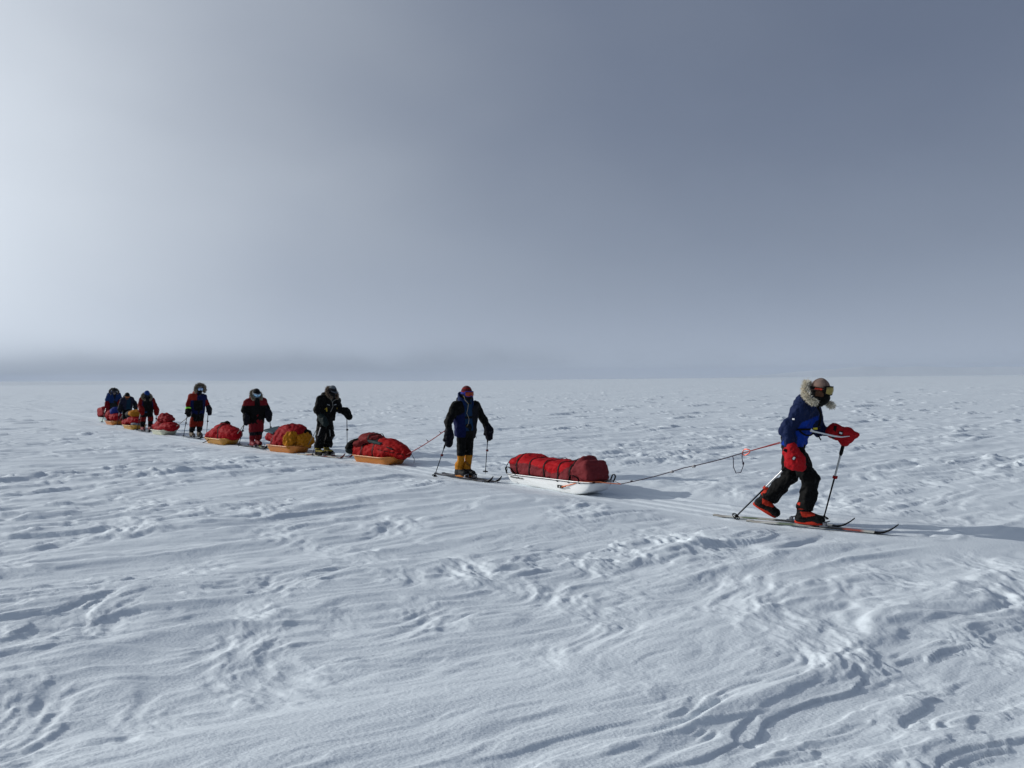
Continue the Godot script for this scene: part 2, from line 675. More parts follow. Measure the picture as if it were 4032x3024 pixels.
# ------------------------------------------------------------------ clothing colours (linear)
const BLACK := Color(0.0045, 0.0045, 0.0055)
const INK := Color(0.008, 0.009, 0.014)
const NAVY := Color(0.009, 0.018, 0.055)
const ROYAL := Color(0.006, 0.034, 0.26)
const DEEPBLUE := Color(0.004, 0.011, 0.052)
const TEAL := Color(0.008, 0.034, 0.08)
const RED := Color(0.27, 0.008, 0.010)
const BRICK := Color(0.42, 0.035, 0.018)
const MAROON := Color(0.20, 0.020, 0.022)
const YELLOW := Color(0.42, 0.165, 0.015)
const ORANGE := Color(0.50, 0.17, 0.022)
const CREAM := Color(0.62, 0.57, 0.44)
const GREY := Color(0.13, 0.15, 0.17)
const SKIN := Color(0.30, 0.16, 0.10)
const WHITE := Color(0.80, 0.81, 0.80)

func basis_of(fwd: Vector3, up := Vector3.UP) -> Basis:
	# columns: left, up, forward
	var f := fwd.normalized()
	var l := up.cross(f).normalized()
	return Basis(l, f.cross(l).normalized(), f)

func jitter(col: Color, amount: float) -> Color:
	var k := 1.0 + rng.randf_range(-amount, amount)
	return Color(col.r * k, col.g * k, col.b * k)

# fur along a path: tapering strands standing out from it
func fur(parent: Node, called: String, path: Array, out_from: Vector3, thick: float, length: float, count: int, dark: Color, light: Color, width: float, droop := 0.25) -> void:
	var mb := MB.new()
	for k in count:
		var t := rng.randf() * (path.size() - 1)
		var q := int(t)
		var p: Vector3 = (path[q] as Vector3).lerp(path[q + 1], t - q)
		var tang: Vector3 = (path[q + 1] - path[q]).normalized()
		var away := (p - out_from).normalized()
		var rnd := Vector3(rng.randf_range(-1, 1), rng.randf_range(-1, 1), rng.randf_range(-1, 1))
		var dir := (away * 0.8 + rnd * 0.95 + Vector3(0, -droop, 0)).normalized()
		var base := p + (rnd - tang * rnd.dot(tang)) * thick * 0.6
		var len_ := length * rng.randf_range(0.55, 1.15)
		var mid := base + dir * len_ * 0.55
		var tip := mid + (dir + Vector3(0, -droop * 1.6, 0) + rnd * 0.25).normalized() * len_ * 0.45
		var side := dir.cross(Vector3(rng.randf_range(-1, 1), rng.randf_range(-1, 1), rng.randf_range(-1, 1))).normalized() * width
		var col := dark.lerp(light, clampf(rng.randf() * 1.25 - 0.1, 0.0, 1.0))
		var a := mb.vert(base - side, dark.lerp(col, 0.6))
		var b := mb.vert(base + side, dark.lerp(col, 0.6))
		var c2 := mb.vert(mid - side * 0.7, col)
		var d := mb.vert(mid + side * 0.7, col)
		var e := mb.vert(tip, col)
		mb.tri(a, b, c2); mb.tri(b, d, c2); mb.tri(c2, d, e)
	part(parent, called, mb, M.fur)

func dome(bas: Basis, cen: Vector3, rad: Vector3, low: float, tilt: float, ribs := 0.0, n := 18) -> Array:
	# a cap of the ellipsoid above a tilted brim line; rings from brim to crown
	var rings := []
	for k in range(9):
		var t := float(k) / 8.0
		var ring := PackedVector3Array()
		for q in n:
			var a := TAU * q / n
			var brim := low + tilt * cos(a)          # cos(a) = 1 at the forehead
			var th := lerpf(brim, PI * 0.5 - 0.05, t)
			var w := 1.0 + ribs * sin(a * n * 0.5)
			ring.append(cen + bas * (Vector3(sin(a) * cos(th), sin(th), cos(a) * cos(th)) * rad * w))
		rings.append(ring)
	return rings

func band(bas: Basis, cen: Vector3, rad: Vector3, y0: float, y1: float, thick: float, from_a := 0.0, to_a := TAU, n := 24) -> MB:
	# a strap round the head between heights y0 and y1
	var mb := MB.new()
	var rings := []
	for k in range(n + 1):
		var a := lerpf(from_a, to_a, float(k) / n)
		var ring := PackedVector3Array()
		for c in [[y0, 0.0], [y1, 0.0], [y1, thick], [y0, thick]]:
			var s := sqrt(maxf(0.1, 1.0 - pow(c[0] / rad.y, 2.0)))
			ring.append(cen + bas * Vector3(sin(a) * (rad.x * s + c[1]), c[0], cos(a) * (rad.z * s + c[1])))
		rings.append(ring)
	mb.loft(rings, absf(to_a - from_a) < TAU - 0.01)
	return mb

func goggles(person: Node3D, bas: Basis, cen: Vector3, rad: Vector3, frame_col: Color, lens_col: Color, strap_col: Color, big := 1.0) -> MeshInstance3D:
	# wide moulded frame, curved lens, elastic strap
	var fm := MB.new()
	fm.cur = frame_col
	var lm := MB.new()
	lm.cur = lens_col
	var n := 14
	var outer := []
	var inner := []
	var lens_rows := []
	for k in range(n + 1):
		var a := lerpf(-1.08, 1.08, float(k) / n)
		var e := sqrt(maxf(0.0, 1.0 - pow(absf(a) / 1.12, 3.0)))
		var hi := 0.030 + 0.022 * e
		var lo := -0.018 - 0.038 * e + 0.022 * exp(-pow(a / 0.22, 2.0))
		hi *= big
		lo *= big
		var dirv := Vector3(sin(a), 0, cos(a))
		var f0 := Vector3(dirv.x * rad.x * 1.0, 0, dirv.z * rad.z * 1.0)
		var f1 := Vector3(dirv.x * (rad.x + 0.022), 0, dirv.z * (rad.z + 0.034))
		var ring := PackedVector3Array()
		for c in [[f0, hi], [f1, hi], [f1, lo], [f0, lo]]:
			ring.append(cen + bas * (c[0] + Vector3(0, c[1], 0)))
		outer.append(ring)
		var row := PackedVector3Array()
		for j in range(5):
			var yy := lerpf(lo + 0.011, hi - 0.011, j / 4.0)
			var bulge := 0.006 * (1.0 - pow(j / 2.0 - 1.0, 2.0))
			row.append(cen + bas * Vector3(dirv.x * (rad.x + 0.0235 + bulge) * 0.985, yy, dirv.z * (rad.z + 0.0355 + bulge)))
		if k > 0 and k < n:
			lens_rows.append(row)
	fm.loft(outer)
	var g := part(person, "goggles", fm, M.plain)
	var st := lm.i.size()
	var b0 := 0
	for row in lens_rows:
		for p in row:
			lm.vert(p)
	for r in range(lens_rows.size() - 1):
		for j in range(4):
			var x := b0 + r * 5 + j
			lm.tri(x, x + 1, x + 5)
			lm.tri(x + 1, x + 6, x + 5)
	# face the lens outwards
	var mid := lm.normals()[lm.v.size() / 2]
	if mid.dot(bas.z) < 0.0:
		for k in range(st, lm.i.size(), 3):
			var t := lm.i[k + 1]
			lm.i[k + 1] = lm.i[k + 2]
			lm.i[k + 2] = t
	part(g, "lens", lm, M.lens)
	var s := band(bas, cen, Vector3(rad.x + 0.004, rad.y + 0.03, rad.z + 0.004), -0.014 * big, 0.022 * big, 0.005, 1.0, TAU - 1.0)
	s.c.fill(strap_col)
	part(g, "strap", s, M.plain)
	return g

# One skier. Everything is given in the skier's own frame: x to the side, y up, z towards the front of the group;
# index 0 is the arm or leg on the -x side, 1 the other.
func skier(d: Dictionary) -> Node3D:
	var at := Vector3(d.x, 0, -d.z)
	var turn := atan2(-at.x, -at.z)
	var p := thing("person", d.label, "person", at, turn, "skiers hauling sleds in file")
	var inv := Basis(Vector3.UP, -turn)
	var hd: Vector3 = inv * Vector3(d.heading[0], 0, d.heading[1]).normalized()
	d.node = p
	d.fwd = hd
	var right := Vector3(-hd.z, 0, hd.x)            # the skier's right hand side
	var cell: float = d.get("cell", 0.016)
	var sh: Array = d.sh
	var el: Array = d.el
	var ha: Array = d.ha
	var kn: Array = d.kn
	var an: Array = d.an
	var hips: Vector3 = d.hips
	var head: Vector3 = d.head
	var hf: Vector3 = (d.look as Vector3).normalized()
	var hb := basis_of(hf)
	var bulk: float = d.get("bulk", 1.0)
	var neck: Vector3 = (sh[0] + sh[1]) * 0.5 + Vector3(0, 0.05, 0)
	var hipside: Array = [hips + right * 0.085, hips - right * 0.085]
	if (hipside[0] as Vector3).x > (hipside[1] as Vector3).x:
		hipside.reverse()
	if d.has("hipside"):
		hipside = d.hipside
	var lo := Vector3(9, -0.02, 9)
	var hi := Vector3(-9, 2, -9)
	for q in [sh[0], sh[1], el[0], el[1], ha[0], ha[1], kn[0], kn[1], an[0], an[1], head]:
		lo = lo.min(q)
		hi = hi.max(q)
	lo -= Vector3(0.24, 0.1, 0.28)
	hi += Vector3(0.24, 0.24, 0.28)
	# body: one continuous figure under the clothes
	var f := Field.new(lo, hi, maxf(cell * 1.5, 0.026))
	f.ell(head, hb, Vector3(0.075, 0.11, 0.09), 0.02)
	f.cap(head - hb.y * 0.06, neck, 0.055, 0.06)
	f.cap(neck, hips, 0.09, 0.1, 0.05)
	for s in 2:
		f.cap(neck, sh[s], 0.06, 0.05)
		f.cap(sh[s], el[s], 0.045, 0.038)
		f.cap(el[s], ha[s], 0.037, 0.034)
		f.cap(hipside[s], kn[s], 0.07, 0.05)
		f.cap(kn[s], an[s], 0.048, 0.036)
		f.cap(an[s], Vector3(an[s].x, 0.07, an[s].z) + hd * 0.1, 0.036, 0.03)
	part(p, "body", f.build(d.get("face", SKIN)), M.soft)
	# head covering: face mask with a nose bump, beanie
	f = Field.new(head - Vector3.ONE * 0.2, head + Vector3.ONE * 0.2, maxf(cell * 0.55, 0.007))
	f.ell(head, hb, Vector3(0.083, 0.118, 0.1), 0.02)
	f.ell(head + hb.z * 0.098 - hb.y * 0.02, hb, Vector3(0.018, 0.028, 0.022), 0.025)
	f.ell(head + hb.z * 0.075 - hb.y * 0.08, hb, Vector3(0.056, 0.05, 0.05), 0.03)
	f.cap(head + hb.z * 0.05 - hb.y * 0.11, neck + hd * 0.06, 0.062, 0.07)
	f.cap(head - hb.y * 0.06, neck + Vector3(0, 0.02, 0), 0.066, 0.08)
	var mask: Color = d.get("mask", BLACK)
	var face: Color = d.get("cheek", mask)
	part(p, "face_mask", f.build(func(q: Vector3) -> Color:
		var l := hb.inverse() * (q - head)
		return face if l.y > -0.075 and l.y < 0.0 and l.z < 0.06 and l.z > -0.03 else mask, folds, 0.004, Vector3.ONE * 30.0), M.soft)
	var hat := MB.new()
	var hats: Array = d.hat
	var rings := dome(hb, head + hb.y * 0.012, Vector3(0.096, 0.125, 0.112), d.get("brim", 0.12), d.get("brim_tilt", 0.16), 0.0, 24)
	var cols := []
	for k in rings.size():
		cols.append(hats[k * hats.size() / rings.size()])
	hat.loft(rings, true, true, cols)
	var hatp := part(p, "hat", hat, M.soft)
	if d.has("seams"):
		# panel seams and a rolled band round the brow
		for k in [3, 9, 15, 21]:
			var line := []
			for r in rings.size():
				line.append(rings[r][k] + (rings[r][k] - head).normalized() * 0.001)
			var sm := MB.new()
			sm.cur = d.seams
			sm.tube(line, 0.0028, 5)
			part(hatp, "seam", sm, M.soft)
		var bl := []
		for k in range(25):
			bl.append(rings[0][k % 24])
		var bm := MB.new()
		bm.cur = d.seams * 1.4
		bm.tube(bl, 0.009, 6)
		part(hatp, "band", bm, M.soft)
	if d.has("peak"):
		var pk := MB.new()
		pk.cur = d.peak
		var rows := []
		for k in range(9):
			var a := lerpf(-1.0, 1.0, k / 8.0)
			var w := cos(a * 1.3)
			var b0 := head + hb * Vector3(sin(a) * 0.097, 0.03, cos(a) * 0.112)
			var b1 := b0 + hb * Vector3(0, -0.012, 0.065 * w)
			rows.append(PackedVector3Array([b0, b1, b1 + hb.y * -0.006, b0 + hb.y * -0.008]))
		pk.loft(rows)
		part(hatp, "peak", pk, M.soft)
	if d.has("goggles"):
		var g: Array = d.goggles
		d.goggle_node = goggles(p, hb, head + hb.y * d.get("goggle_y", 0.008), Vector3(0.093, 0.118, 0.106), g[0], g[1], g[2], d.get("goggle_size", 1.0))
	# trousers
	f = Field.new(lo, Vector3(hi.x, hips.y + 0.25, hi.z), cell)
	var lr: Array = d.get("leg_r", [0.105, 0.088, 0.082, 0.092])
	f.cap(hips + Vector3(0, 0.08, 0), hips, 0.13 * bulk, 0.13 * bulk, 0.04)
	for s in 2:
		f.cap(hipside[s], kn[s], lr[0], lr[1], 0.035)
		var cuff: Vector3 = an[s] + (kn[s] - an[s]).normalized() * d.get("cuff", 0.06)
		f.cap(kn[s], cuff, lr[2], lr[3], 0.03, true)
	part(p, "trousers", f.build(d.trouser_col, folds, d.get("fold", 0.02), Vector3(7, 5, 7)), M.shell)
	# jacket
	f = Field.new(Vector3(lo.x, minf(d.hem - 0.05, minf(ha[0].y, ha[1].y) - 0.1), lo.z), Vector3(hi.x, neck.y + 0.28, hi.z), cell)
	var cr: float = 0.105 * bulk
	f.cap(neck, hips, 0.11 * bulk, 0.125 * bulk, 0.05)
	var hemc: Vector3 = Vector3(hips.x, d.hem - 0.03, hips.z) + d.get("hem_shift", Vector3.ZERO)
	for s in 2:
		var hs: Vector3 = hemc + (hipside[s] - hips) * 1.05
		f.cap((sh[s] as Vector3).lerp(neck, 0.28) - Vector3(0, 0.03, 0), hs, cr, 0.118 * bulk, 0.06)
		f.cap(neck, sh[s], 0.07, 0.075, 0.04)
	f.cut(Vector3(0, d.hem, 0) + hemc * Vector3(1, 0, 1), (Vector3.DOWN + d.get("hem_tilt", Vector3.ZERO)).normalized())
	for s in 2:
		f.cap(sh[s], el[s], 0.080 * bulk, 0.068 * bulk, 0.035)
		f.cap(el[s], (ha[s] as Vector3).lerp(el[s], 0.12), 0.066 * bulk, 0.056, 0.03)
	if d.get("hood", true):
		# hood pushed back behind the neck
		f.ell(neck + Vector3(0, d.get("hood_up", 0.055), 0) - hd * d.get("hood_back", 0.10), basis_of(hd), Vector3(0.13, 0.085, 0.09), 0.05)
		f.cap(neck + Vector3(0, 0.02, 0) + hd * 0.05, neck + Vector3(0, 0.07, 0) + hd * 0.07, 0.07, 0.06, 0.05)
	part(p, "jacket", f.build(d.jacket_col, folds, d.get("fold", 0.02), Vector3(8, 5.5, 8)), M.shell)
	# fur ruff: from one side of the chin round behind the head to the other
	if d.has("ruff"):
		var rf: Dictionary = d.ruff
		var pth: Array = rf.get("path", [])
		for k in range(25 if pth.is_empty() else 0):
			var t := float(k) / 24.0
			var a: float = lerpf(-rf.get("open", 2.5), rf.get("open", 2.5), t)     # 0 is the nape or crown
			var c: Vector3 = rf.at
			var b: Basis = rf.basis
			pth.append(c + b * Vector3(sin(a) * rf.r.x, cos(a) * rf.r.y, (1.0 - cos(a)) * rf.get("lean", 0.04)))
		fur(p, "fur_ruff", pth, rf.at, rf.get("thick", 0.035), rf.get("len", 0.05), rf.get("n", 900), rf.dark, rf.light, rf.get("w", 0.004))
		# the hide strip the fur grows from
		var strip := MB.new()
		strip.cur = rf.dark
		strip.tube(pth, rf.get("thick", 0.035) * 0.8, 8)
		part(p, "hood_edge", strip, M.soft)
	# boots
	for s in 2:
		var pitch: float = d.get("boot_pitch", [0.0, 0.0])[s]
		var bf: Vector3 = (hd * cos(pitch) + Vector3.DOWN * sin(pitch)).normalized()
		if d.has("toe"):
			bf = (d.toe[s] as Vector3).normalized()
		boot(p, an[s], bf, d.boot_col, maxf(cell * 0.7, 0.0085), d.get("sole_col", BLACK), d.get("boot_base", [0.03, 0.03])[s])
	# mitts
	for s in 2:
		var mt: Dictionary = d.mitt[s]
		mitten(p, ha[s], mt, el[s], maxf(cell * 0.8, 0.01))
	return p

func boot(p: Node3D, ankle: Vector3, fwd: Vector3, col: Callable, cell: float, sole_col: Color, base: float) -> void:
	var b := basis_of(fwd)
	# foot frame: origin under the heel at sole level
	var drop := 0.115
	var org := ankle - b.y * drop - b.z * 0.07
	var f := Field.new(org - Vector3.ONE * 0.32, org + Vector3.ONE * 0.42, cell)
	f.cap(org + b * Vector3(0, 0.07, 0.055), org + b * Vector3(0, 0.20, 0.045), 0.064, 0.066, 0.03)
	f.cap(org + b * Vector3(0, 0.055, 0.02), org + b * Vector3(0, 0.055, 0.24), 0.058, 0.055, 0.03)
	f.cap(org + b * Vector3(0, 0.12, 0.07), org + b * Vector3(0, 0.055, 0.20), 0.052, 0.05, 0.03)
	f.cut(org + b.y * 0.015, -b.y)
	var inv := b.inverse()
	var o := part(p, "boot", f.build(func(q: Vector3) -> Color: return col.call(inv * (q - org)), folds, 0.006, Vector3.ONE * 22.0), M.plain)
	var mb := MB.new()
	mb.cur = sole_col
	var rings := []
	for y in [-0.004, 0.006, 0.028, 0.036]:
		var g: float = 0.0 if y > 0.0 and y < 0.03 else 0.006
		var ring := PackedVector3Array()
		for k in range(20):
			var a := TAU * k / 20.0
			var zz := cos(a) * 0.158 + 0.115
			var w := 0.052 + 0.012 * smoothstep(0.05, 0.22, zz)
			ring.append(org + b * Vector3(sin(a) * (w - g) * (1.0 if absf(cos(a)) < 0.9 else 1.1), y + 0.006 * sin(zz * 40.0) * (1.0 if y > 0.02 else 0.0), zz - signf(cos(a)) * g))
		rings.append(ring)
	mb.loft(rings)
	part(o, "sole", mb, M.plain)

func mitten(p: Node3D, hand: Vector3, m: Dictionary, elbow: Vector3, cell: float) -> void:
	# a mitt closed on the pole grip: cuff, palm, thumb
	var dir: Vector3 = (m.get("dir", Vector3.DOWN) as Vector3).normalized()
	var sz: float = m.get("size", 1.0)
	var f := Field.new(hand - Vector3.ONE * 0.36, hand + Vector3.ONE * 0.36, cell)
	var arm := (hand - elbow).normalized()
	if m.has("shapes"):
		for s in m.shapes:
			f.cap(s[0], s[1], s[2], s[3], 0.05)
		var po := part(p, "mitten", f.build(m.col, folds, 0.022, Vector3.ONE * 9.0), M.shell)
		for x in m.get("patches", []):
			var t := MB.new()
			t.cur = x[3]
			t.box(Transform3D(x[1], x[0]), x[2], 0.3)
			part(po, x[4], t, M.plain)
		return
	f.cap(hand - arm * 0.07 * sz, hand, 0.066 * sz, 0.066 * sz, 0.03)
	f.cap(hand, hand + dir * 0.11 * sz, 0.070 * sz, 0.060 * sz, 0.04)
	var side: Vector3 = m.get("side", dir.cross(arm + Vector3(0.1, 0.2, 0.3))).normalized()
	f.cap(hand + side * 0.03 * sz, hand + side * 0.075 * sz + dir * 0.06 * sz, 0.03 * sz, 0.024 * sz, 0.02)
	var col = m.col
	var o := part(p, "mitten", f.build(col, folds, 0.012, Vector3.ONE * 13.0), M.shell)
	if m.has("cuff_col"):
		var t := MB.new()
		t.cur = m.cuff_col
		t.tube([hand - arm * 0.085 * sz, hand - arm * 0.05 * sz], 0.072 * sz, 14)
		part(o, "cuff", t, M.plain)

# adjustable pole: grip in the hand, two shaft lengths with a clamp, basket, spike
func pole(label: String, frame: Node3D, top: Vector3, tip: Vector3, upper: Color, clamp_col: Color, grip_len := 0.2, basket := 0.045, thick := 1.0) -> void:
	var xf := frame.transform
	var a := xf * top
	var b := xf * tip
	var o := thing("ski_pole", label, "ski pole", b, 0.0, "ski poles of the hauling party")
	var d := (a - b)
	var l := d.length()
	d = d / l
	var r := 0.0085 * thick
	var m := MB.new()
	m.cur = upper
	m.tube([d * (l * 0.52), d * (l - grip_len)], [r, r * 1.1], 10)
	part(o, "upper_shaft", m, M.metal)
	m = MB.new()
	m.cur = INK
	m.tube([d * 0.06, d * (l * 0.53)], [r * 0.75, r * 0.9], 10)
	part(o, "lower_shaft", m, M.ski)
	m = MB.new()
	m.cur = clamp_col
	m.tube([d * (l * 0.515), d * (l * 0.545)], r * 2.1, 10)
	m.box(Transform3D(basis_of(d.cross(Vector3(0.3, 0.1, 0.9)), d), d * (l * 0.53) + d.cross(Vector3(0.3, 0.1, 0.9)).normalized() * r * 2.0), Vector3(r * 0.9, 0.018, r * 1.2))
	part(o, "clamp", m, M.plain)
	m = MB.new()
	m.cur = BLACK
	m.tube([d * (l - grip_len), d * (l - grip_len * 0.9), d * (l - 0.05), d * (l - 0.02), d * l], [r * 1.2, r * 1.9, r * 1.7, r * 2.3, r * 1.6], 10)
	part(o, "grip", m, M.plain)
	m = MB.new()
	m.cur = BLACK
	var bas := basis_of(d.cross(Vector3(0.2, 0.1, 1.0)), d)
	for k in range(5):
		var an := TAU * k / 5.0
		m.tube([d * 0.075, d * 0.066 + bas * Vector3(cos(an), 0, sin(an)) * basket], [0.006, 0.005], 6)
	var rim := []
	for k in range(17):
		var an := TAU * k / 16.0
		rim.append(d * 0.066 + bas * Vector3(cos(an), 0, sin(an)) * basket)
	m.tube(rim, 0.0055, 6)
	m.tube([d * 0.055, d * 0.09], [r, r * 1.4], 8)
	part(o, "basket", m, M.plain)
	m = MB.new()
	m.cur = Color(0.3, 0.3, 0.31)
	m.tube([-d * 0.02, d * 0.06], [0.002, 0.005], 6)
	part(o, "spike", m, M.metal)

# narrow touring ski with a turned-up tip; at is under the boot, fwd where it points
func ski(label: String, frame: Node3D, under: Vector3, fwd: Vector3, ahead: float, behind: float, cols: Array, tip_col: Color) -> void:
	var xf := frame.transform
	var at := xf * Vector3(under.x, 0, under.z)
	var f := (xf.basis * Vector3(fwd.x, 0, fwd.z)).normalized()
	var turn := atan2(f.x, f.z)
	var o := thing("ski", label, "ski", at + Vector3(0, -0.002, 0), turn, "skis of the hauling party")
	var rings := []
	var cc := []
	var tips := []
	var n := 34
	for k in range(n + 1):
		var t := float(k) / n
		var z := lerpf(-behind, ahead, t)
		var w := 0.036 + 0.008 * pow(absf(t - 0.5) * 2.0, 2.0)
		var y := 0.012 * sin(PI * clampf(t * 1.1, 0.0, 1.0))
		var fromtip := ahead - z
		if fromtip < 0.2:
			y += pow((0.2 - fromtip) / 0.2, 1.8) * 0.11
			w *= clampf(fromtip / 0.11, 0.12, 1.0)
		if z < -behind + 0.05:
			w *= 0.8
			y += 0.01
		var ring := PackedVector3Array([Vector3(-w, y, z), Vector3(-w, y + 0.012, z), Vector3(-w * 0.75, y + 0.016, z), Vector3(w * 0.75, y + 0.016, z), Vector3(w, y + 0.012, z), Vector3(w, y, z)])
		if fromtip < 0.26:
			tips.append(ring)
		if fromtip >= 0.24:
			rings.append(ring)
			cc.append(cols[int(t * 9.0) % cols.size()])
	var m := MB.new()
	m.loft(rings, true, true, cc)
	part(o, "plank", m, M.ski)
	m = MB.new()
	m.cur = tip_col
	m.loft(tips)
	part(o, "tip", m, M.ski)
	m = MB.new()
	m.cur = Color(0.25, 0.25, 0.27)
	m.box(Transform3D(Basis.IDENTITY, Vector3(0, 0.03, 0.21)), Vector3(0.034, 0.010, 0.045))
	for s in [-1, 1]:
		m.box(Transform3D(Basis.IDENTITY, Vector3(0.036 * s, 0.05, 0.22)), Vector3(0.005, 0.026, 0.016))
	m.tube([Vector3(-0.036, 0.07, 0.225), Vector3(-0.02, 0.09, 0.275), Vector3(0.02, 0.09, 0.275), Vector3(0.036, 0.07, 0.225)], 0.005, 6)
	part(o, "binding", m, M.metal)

func rope(label: String, pts: Array, r: float, col: Color) -> Node3D:
	# pts in world metres; sags between them
	var o := thing("tow_rope", label, "rope", pts[0], 0.0, "tow ropes between skiers and sleds")
	var fine := []
	for k in range(pts.size() - 1):
		for j in range(8):
			var t := j / 8.0
			fine.append((pts[k] as Vector3).lerp(pts[k + 1], t) - pts[0] - Vector3(0, 0.03 * sin(PI * t) * (pts[k + 1] - pts[k]).length() * 0.4, 0))
	fine.append(pts[-1] - pts[0])
	var m := MB.new()
	m.cur = col
	m.tube(fine, r, 7)
	part(o, "cord", m, M.plain)
	return o

# moulded plastic tub sled, front towards +z
func tub(o: Node3D, L: float, W: float, H: float, col: Color, lip_col: Color) -> void:
	var m := MB.new()
	m.cur = col
	var rings_out := []
	var rings_in := []
	var n := 28
	for k in range(n + 1):
		var t := float(k) / n
		var z := lerpf(-L * 0.5, L * 0.5, t)
		var rise := H * 0.85 * pow(smoothstep(0.80, 1.02, t), 1.3) + H * 0.45 * pow(1.0 - smoothstep(-0.02, 0.1, t), 1.5)
		var w := W * 0.5 * (1.0 - 0.30 * pow(smoothstep(0.72, 1.0, t), 2.0) - 0.22 * pow(1.0 - smoothstep(0.0, 0.10, t), 2.0))
		var top := H + 0.02 * smoothstep(0.75, 1.0, t)
		var b := w * 0.80
		var ring := PackedVector3Array()
		for q in [[-w * 1.09, top - 0.012], [-w * 1.09, top + 0.004], [-w, top], [-w * 0.94, lerpf(rise, top, 0.55)], [-b, rise + 0.025], [-b * 0.9, rise], [-b * 0.3, rise + 0.006], [b * 0.3, rise + 0.006], [b * 0.9, rise], [b, rise + 0.025], [w * 0.94, lerpf(rise, top, 0.55)], [w, top], [w * 1.09, top + 0.004], [w * 1.09, top - 0.012]]:
			ring.append(Vector3(q[0], q[1], z))
		rings_out.append(ring)
		var r2 := PackedVector3Array()
		for p in ring:
			r2.append(Vector3(p.x * 0.985, maxf(p.y + 0.006, rise + 0.006), p.z * 0.985))
		rings_in.append(r2)
	# shell: outside and inside skins
	m.loft(rings_out, false, false)
	var st := m.i.size()
	m.loft(rings_in, false, false)
	for k in range(st, m.i.size(), 3):
		var tt := m.i[k + 1]
		m.i[k + 1] = m.i[k + 2]
		m.i[k + 2] = tt
	part(o, "tub", m, M.plastic)
	# end walls
	for e in [0, n]:
		var wmb := MB.new()
		wmb.cur = col
		var rr: PackedVector3Array = rings_out[e]
		var c := wmb.vert(Vector3(0, H * 0.97, rr[0].z * 1.01))
		var ids := []
		for p in rr:
			ids.append(wmb.vert(p))
		for k in range(ids.size() - 1):
			if e == 0:
				wmb.tri(c, ids[k + 1], ids[k])
			else:
				wmb.tri(c, ids[k], ids[k + 1])
		part(o, "end_wall", wmb, M.plastic)
	var rim := MB.new()
	rim.cur = lip_col
	var pth := []
	for k in range(n + 1):
		pth.append(rings_out[k][1])
	for k in range(n, -1, -1):
		pth.append(rings_out[k][12])
	pth.append(pth[0])
	rim.tube(pth, 0.011, 7)
	part(o, "rim", rim, M.plastic)

# flat webbing: pts along it, its width direction, thickness away from a centre
func ribbon(pts: Array, across: Vector3, half: float, thick: float, cen: Vector3, col: Color) -> MB:
	var m := MB.new()
	m.cur = col
	var rings := []
	if pts.size() < 9:
		# round the bends of a short piece
		var fine := []
		for k in range(pts.size() - 1):
			for j in range(4):
				fine.append((pts[k] as Vector3).cubic_interpolate(pts[k + 1], pts[maxi(k - 1, 0)], pts[mini(k + 2, pts.size() - 1)], j / 4.0))
		fine.append(pts[-1])
		pts = fine
	for k in pts.size():
		var p: Vector3 = pts[k]
		var t: Vector3 = (pts[mini(k + 1, pts.size() - 1)] - pts[maxi(k - 1, 0)]).normalized()
		var n := across.cross(t).normalized()
		if n.dot(p - cen) < 0.0:
			n = -n
		var ac := n.cross(t).normalized()
		rings.append(PackedVector3Array([p - ac * half, p + ac * half, p + ac * half + n * thick, p - ac * half + n * thick]))
	m.loft(rings)
	return m

# soft luggage from blobs in the sled's frame; own node on top of the sled
func bag(called: String, label: String, category: String, sled: Node3D, lo: Vector3, hi: Vector3, cell: float, shapes: Array, col, crease := 0.03, freq := Vector3(6, 6, 6), straps: Array = [], group := "") -> Node3D:
	var mid := Vector3((lo.x + hi.x) * 0.5, lo.y, (lo.z + hi.z) * 0.5)
	var o := thing(called, label, category, sled.transform * mid, sled.rotation.y, group)
	var f := Field.new(lo, hi, cell)
	for s in shapes:
		if s[0] == "cap":
			f.cap(s[1], s[2], s[3], s[4], s[5] if s.size() > 5 else 0.05)
		elif s[0] == "ell":
			f.ell(s[1], s[2], s[3], s[4] if s.size() > 4 else 0.05)
		else:
			f.box(s[1], s[2], s[3], s[4], s[5] if s.size() > 5 else 0.05)
	# straps pull the cloth in
	for st in straps:
		var z0: float = st
		for z in f.nz:
			var dz := f.o.z + z * f.c - z0
			var pinch := 0.022 * exp(-dz * dz / 0.0016)
			if pinch > 0.001:
				for q in range(z * f.nx * f.ny, (z + 1) * f.nx * f.ny):
					f.d[q] += pinch
	var mb := f.build(col, folds, crease * 0.45, freq * Vector3(0.5, 0.6, 0.42), true)
	for k in mb.v.size():
		mb.v[k] -= mid
	part(o, "cover", mb, M.bag)
	# webbing follows the outline of the cloth
	for st in straps:
		var hull := []
		for k in range(28):
			var a := TAU * k / 28.0
			var dirv := Vector2(cos(a), sin(a))
			var best := 0.0
			for q in mb.v:
				if absf(q.z + mid.z - st) < maxf(cell * 1.2, 0.02):
					var w := Vector2(q.x, q.y - (hi.y - lo.y) * 0.4)
					var along := w.dot(dirv)
					if along > best and absf(w.cross(dirv)) < along * 0.35 + 0.01:
						best = along
			hull.append(Vector3(dirv.x * (best + 0.004), dirv.y * (best + 0.004) + (hi.y - lo.y) * 0.4, st - mid.z))
		hull.append(hull[0])
		part(o, "strap", ribbon(hull, Vector3(0, 0, 1), 0.014, 0.005, Vector3(0, (hi.y - lo.y) * 0.4, st - mid.z), BLACK), M.plain)
	return o

# ------------------------------------------------------------------ the party
func seg_dist(q: Vector3, a: Vector3, b: Vector3) -> float:
	return q.distance_to(Geometry3D.get_closest_point_to_segment(q, a, b))

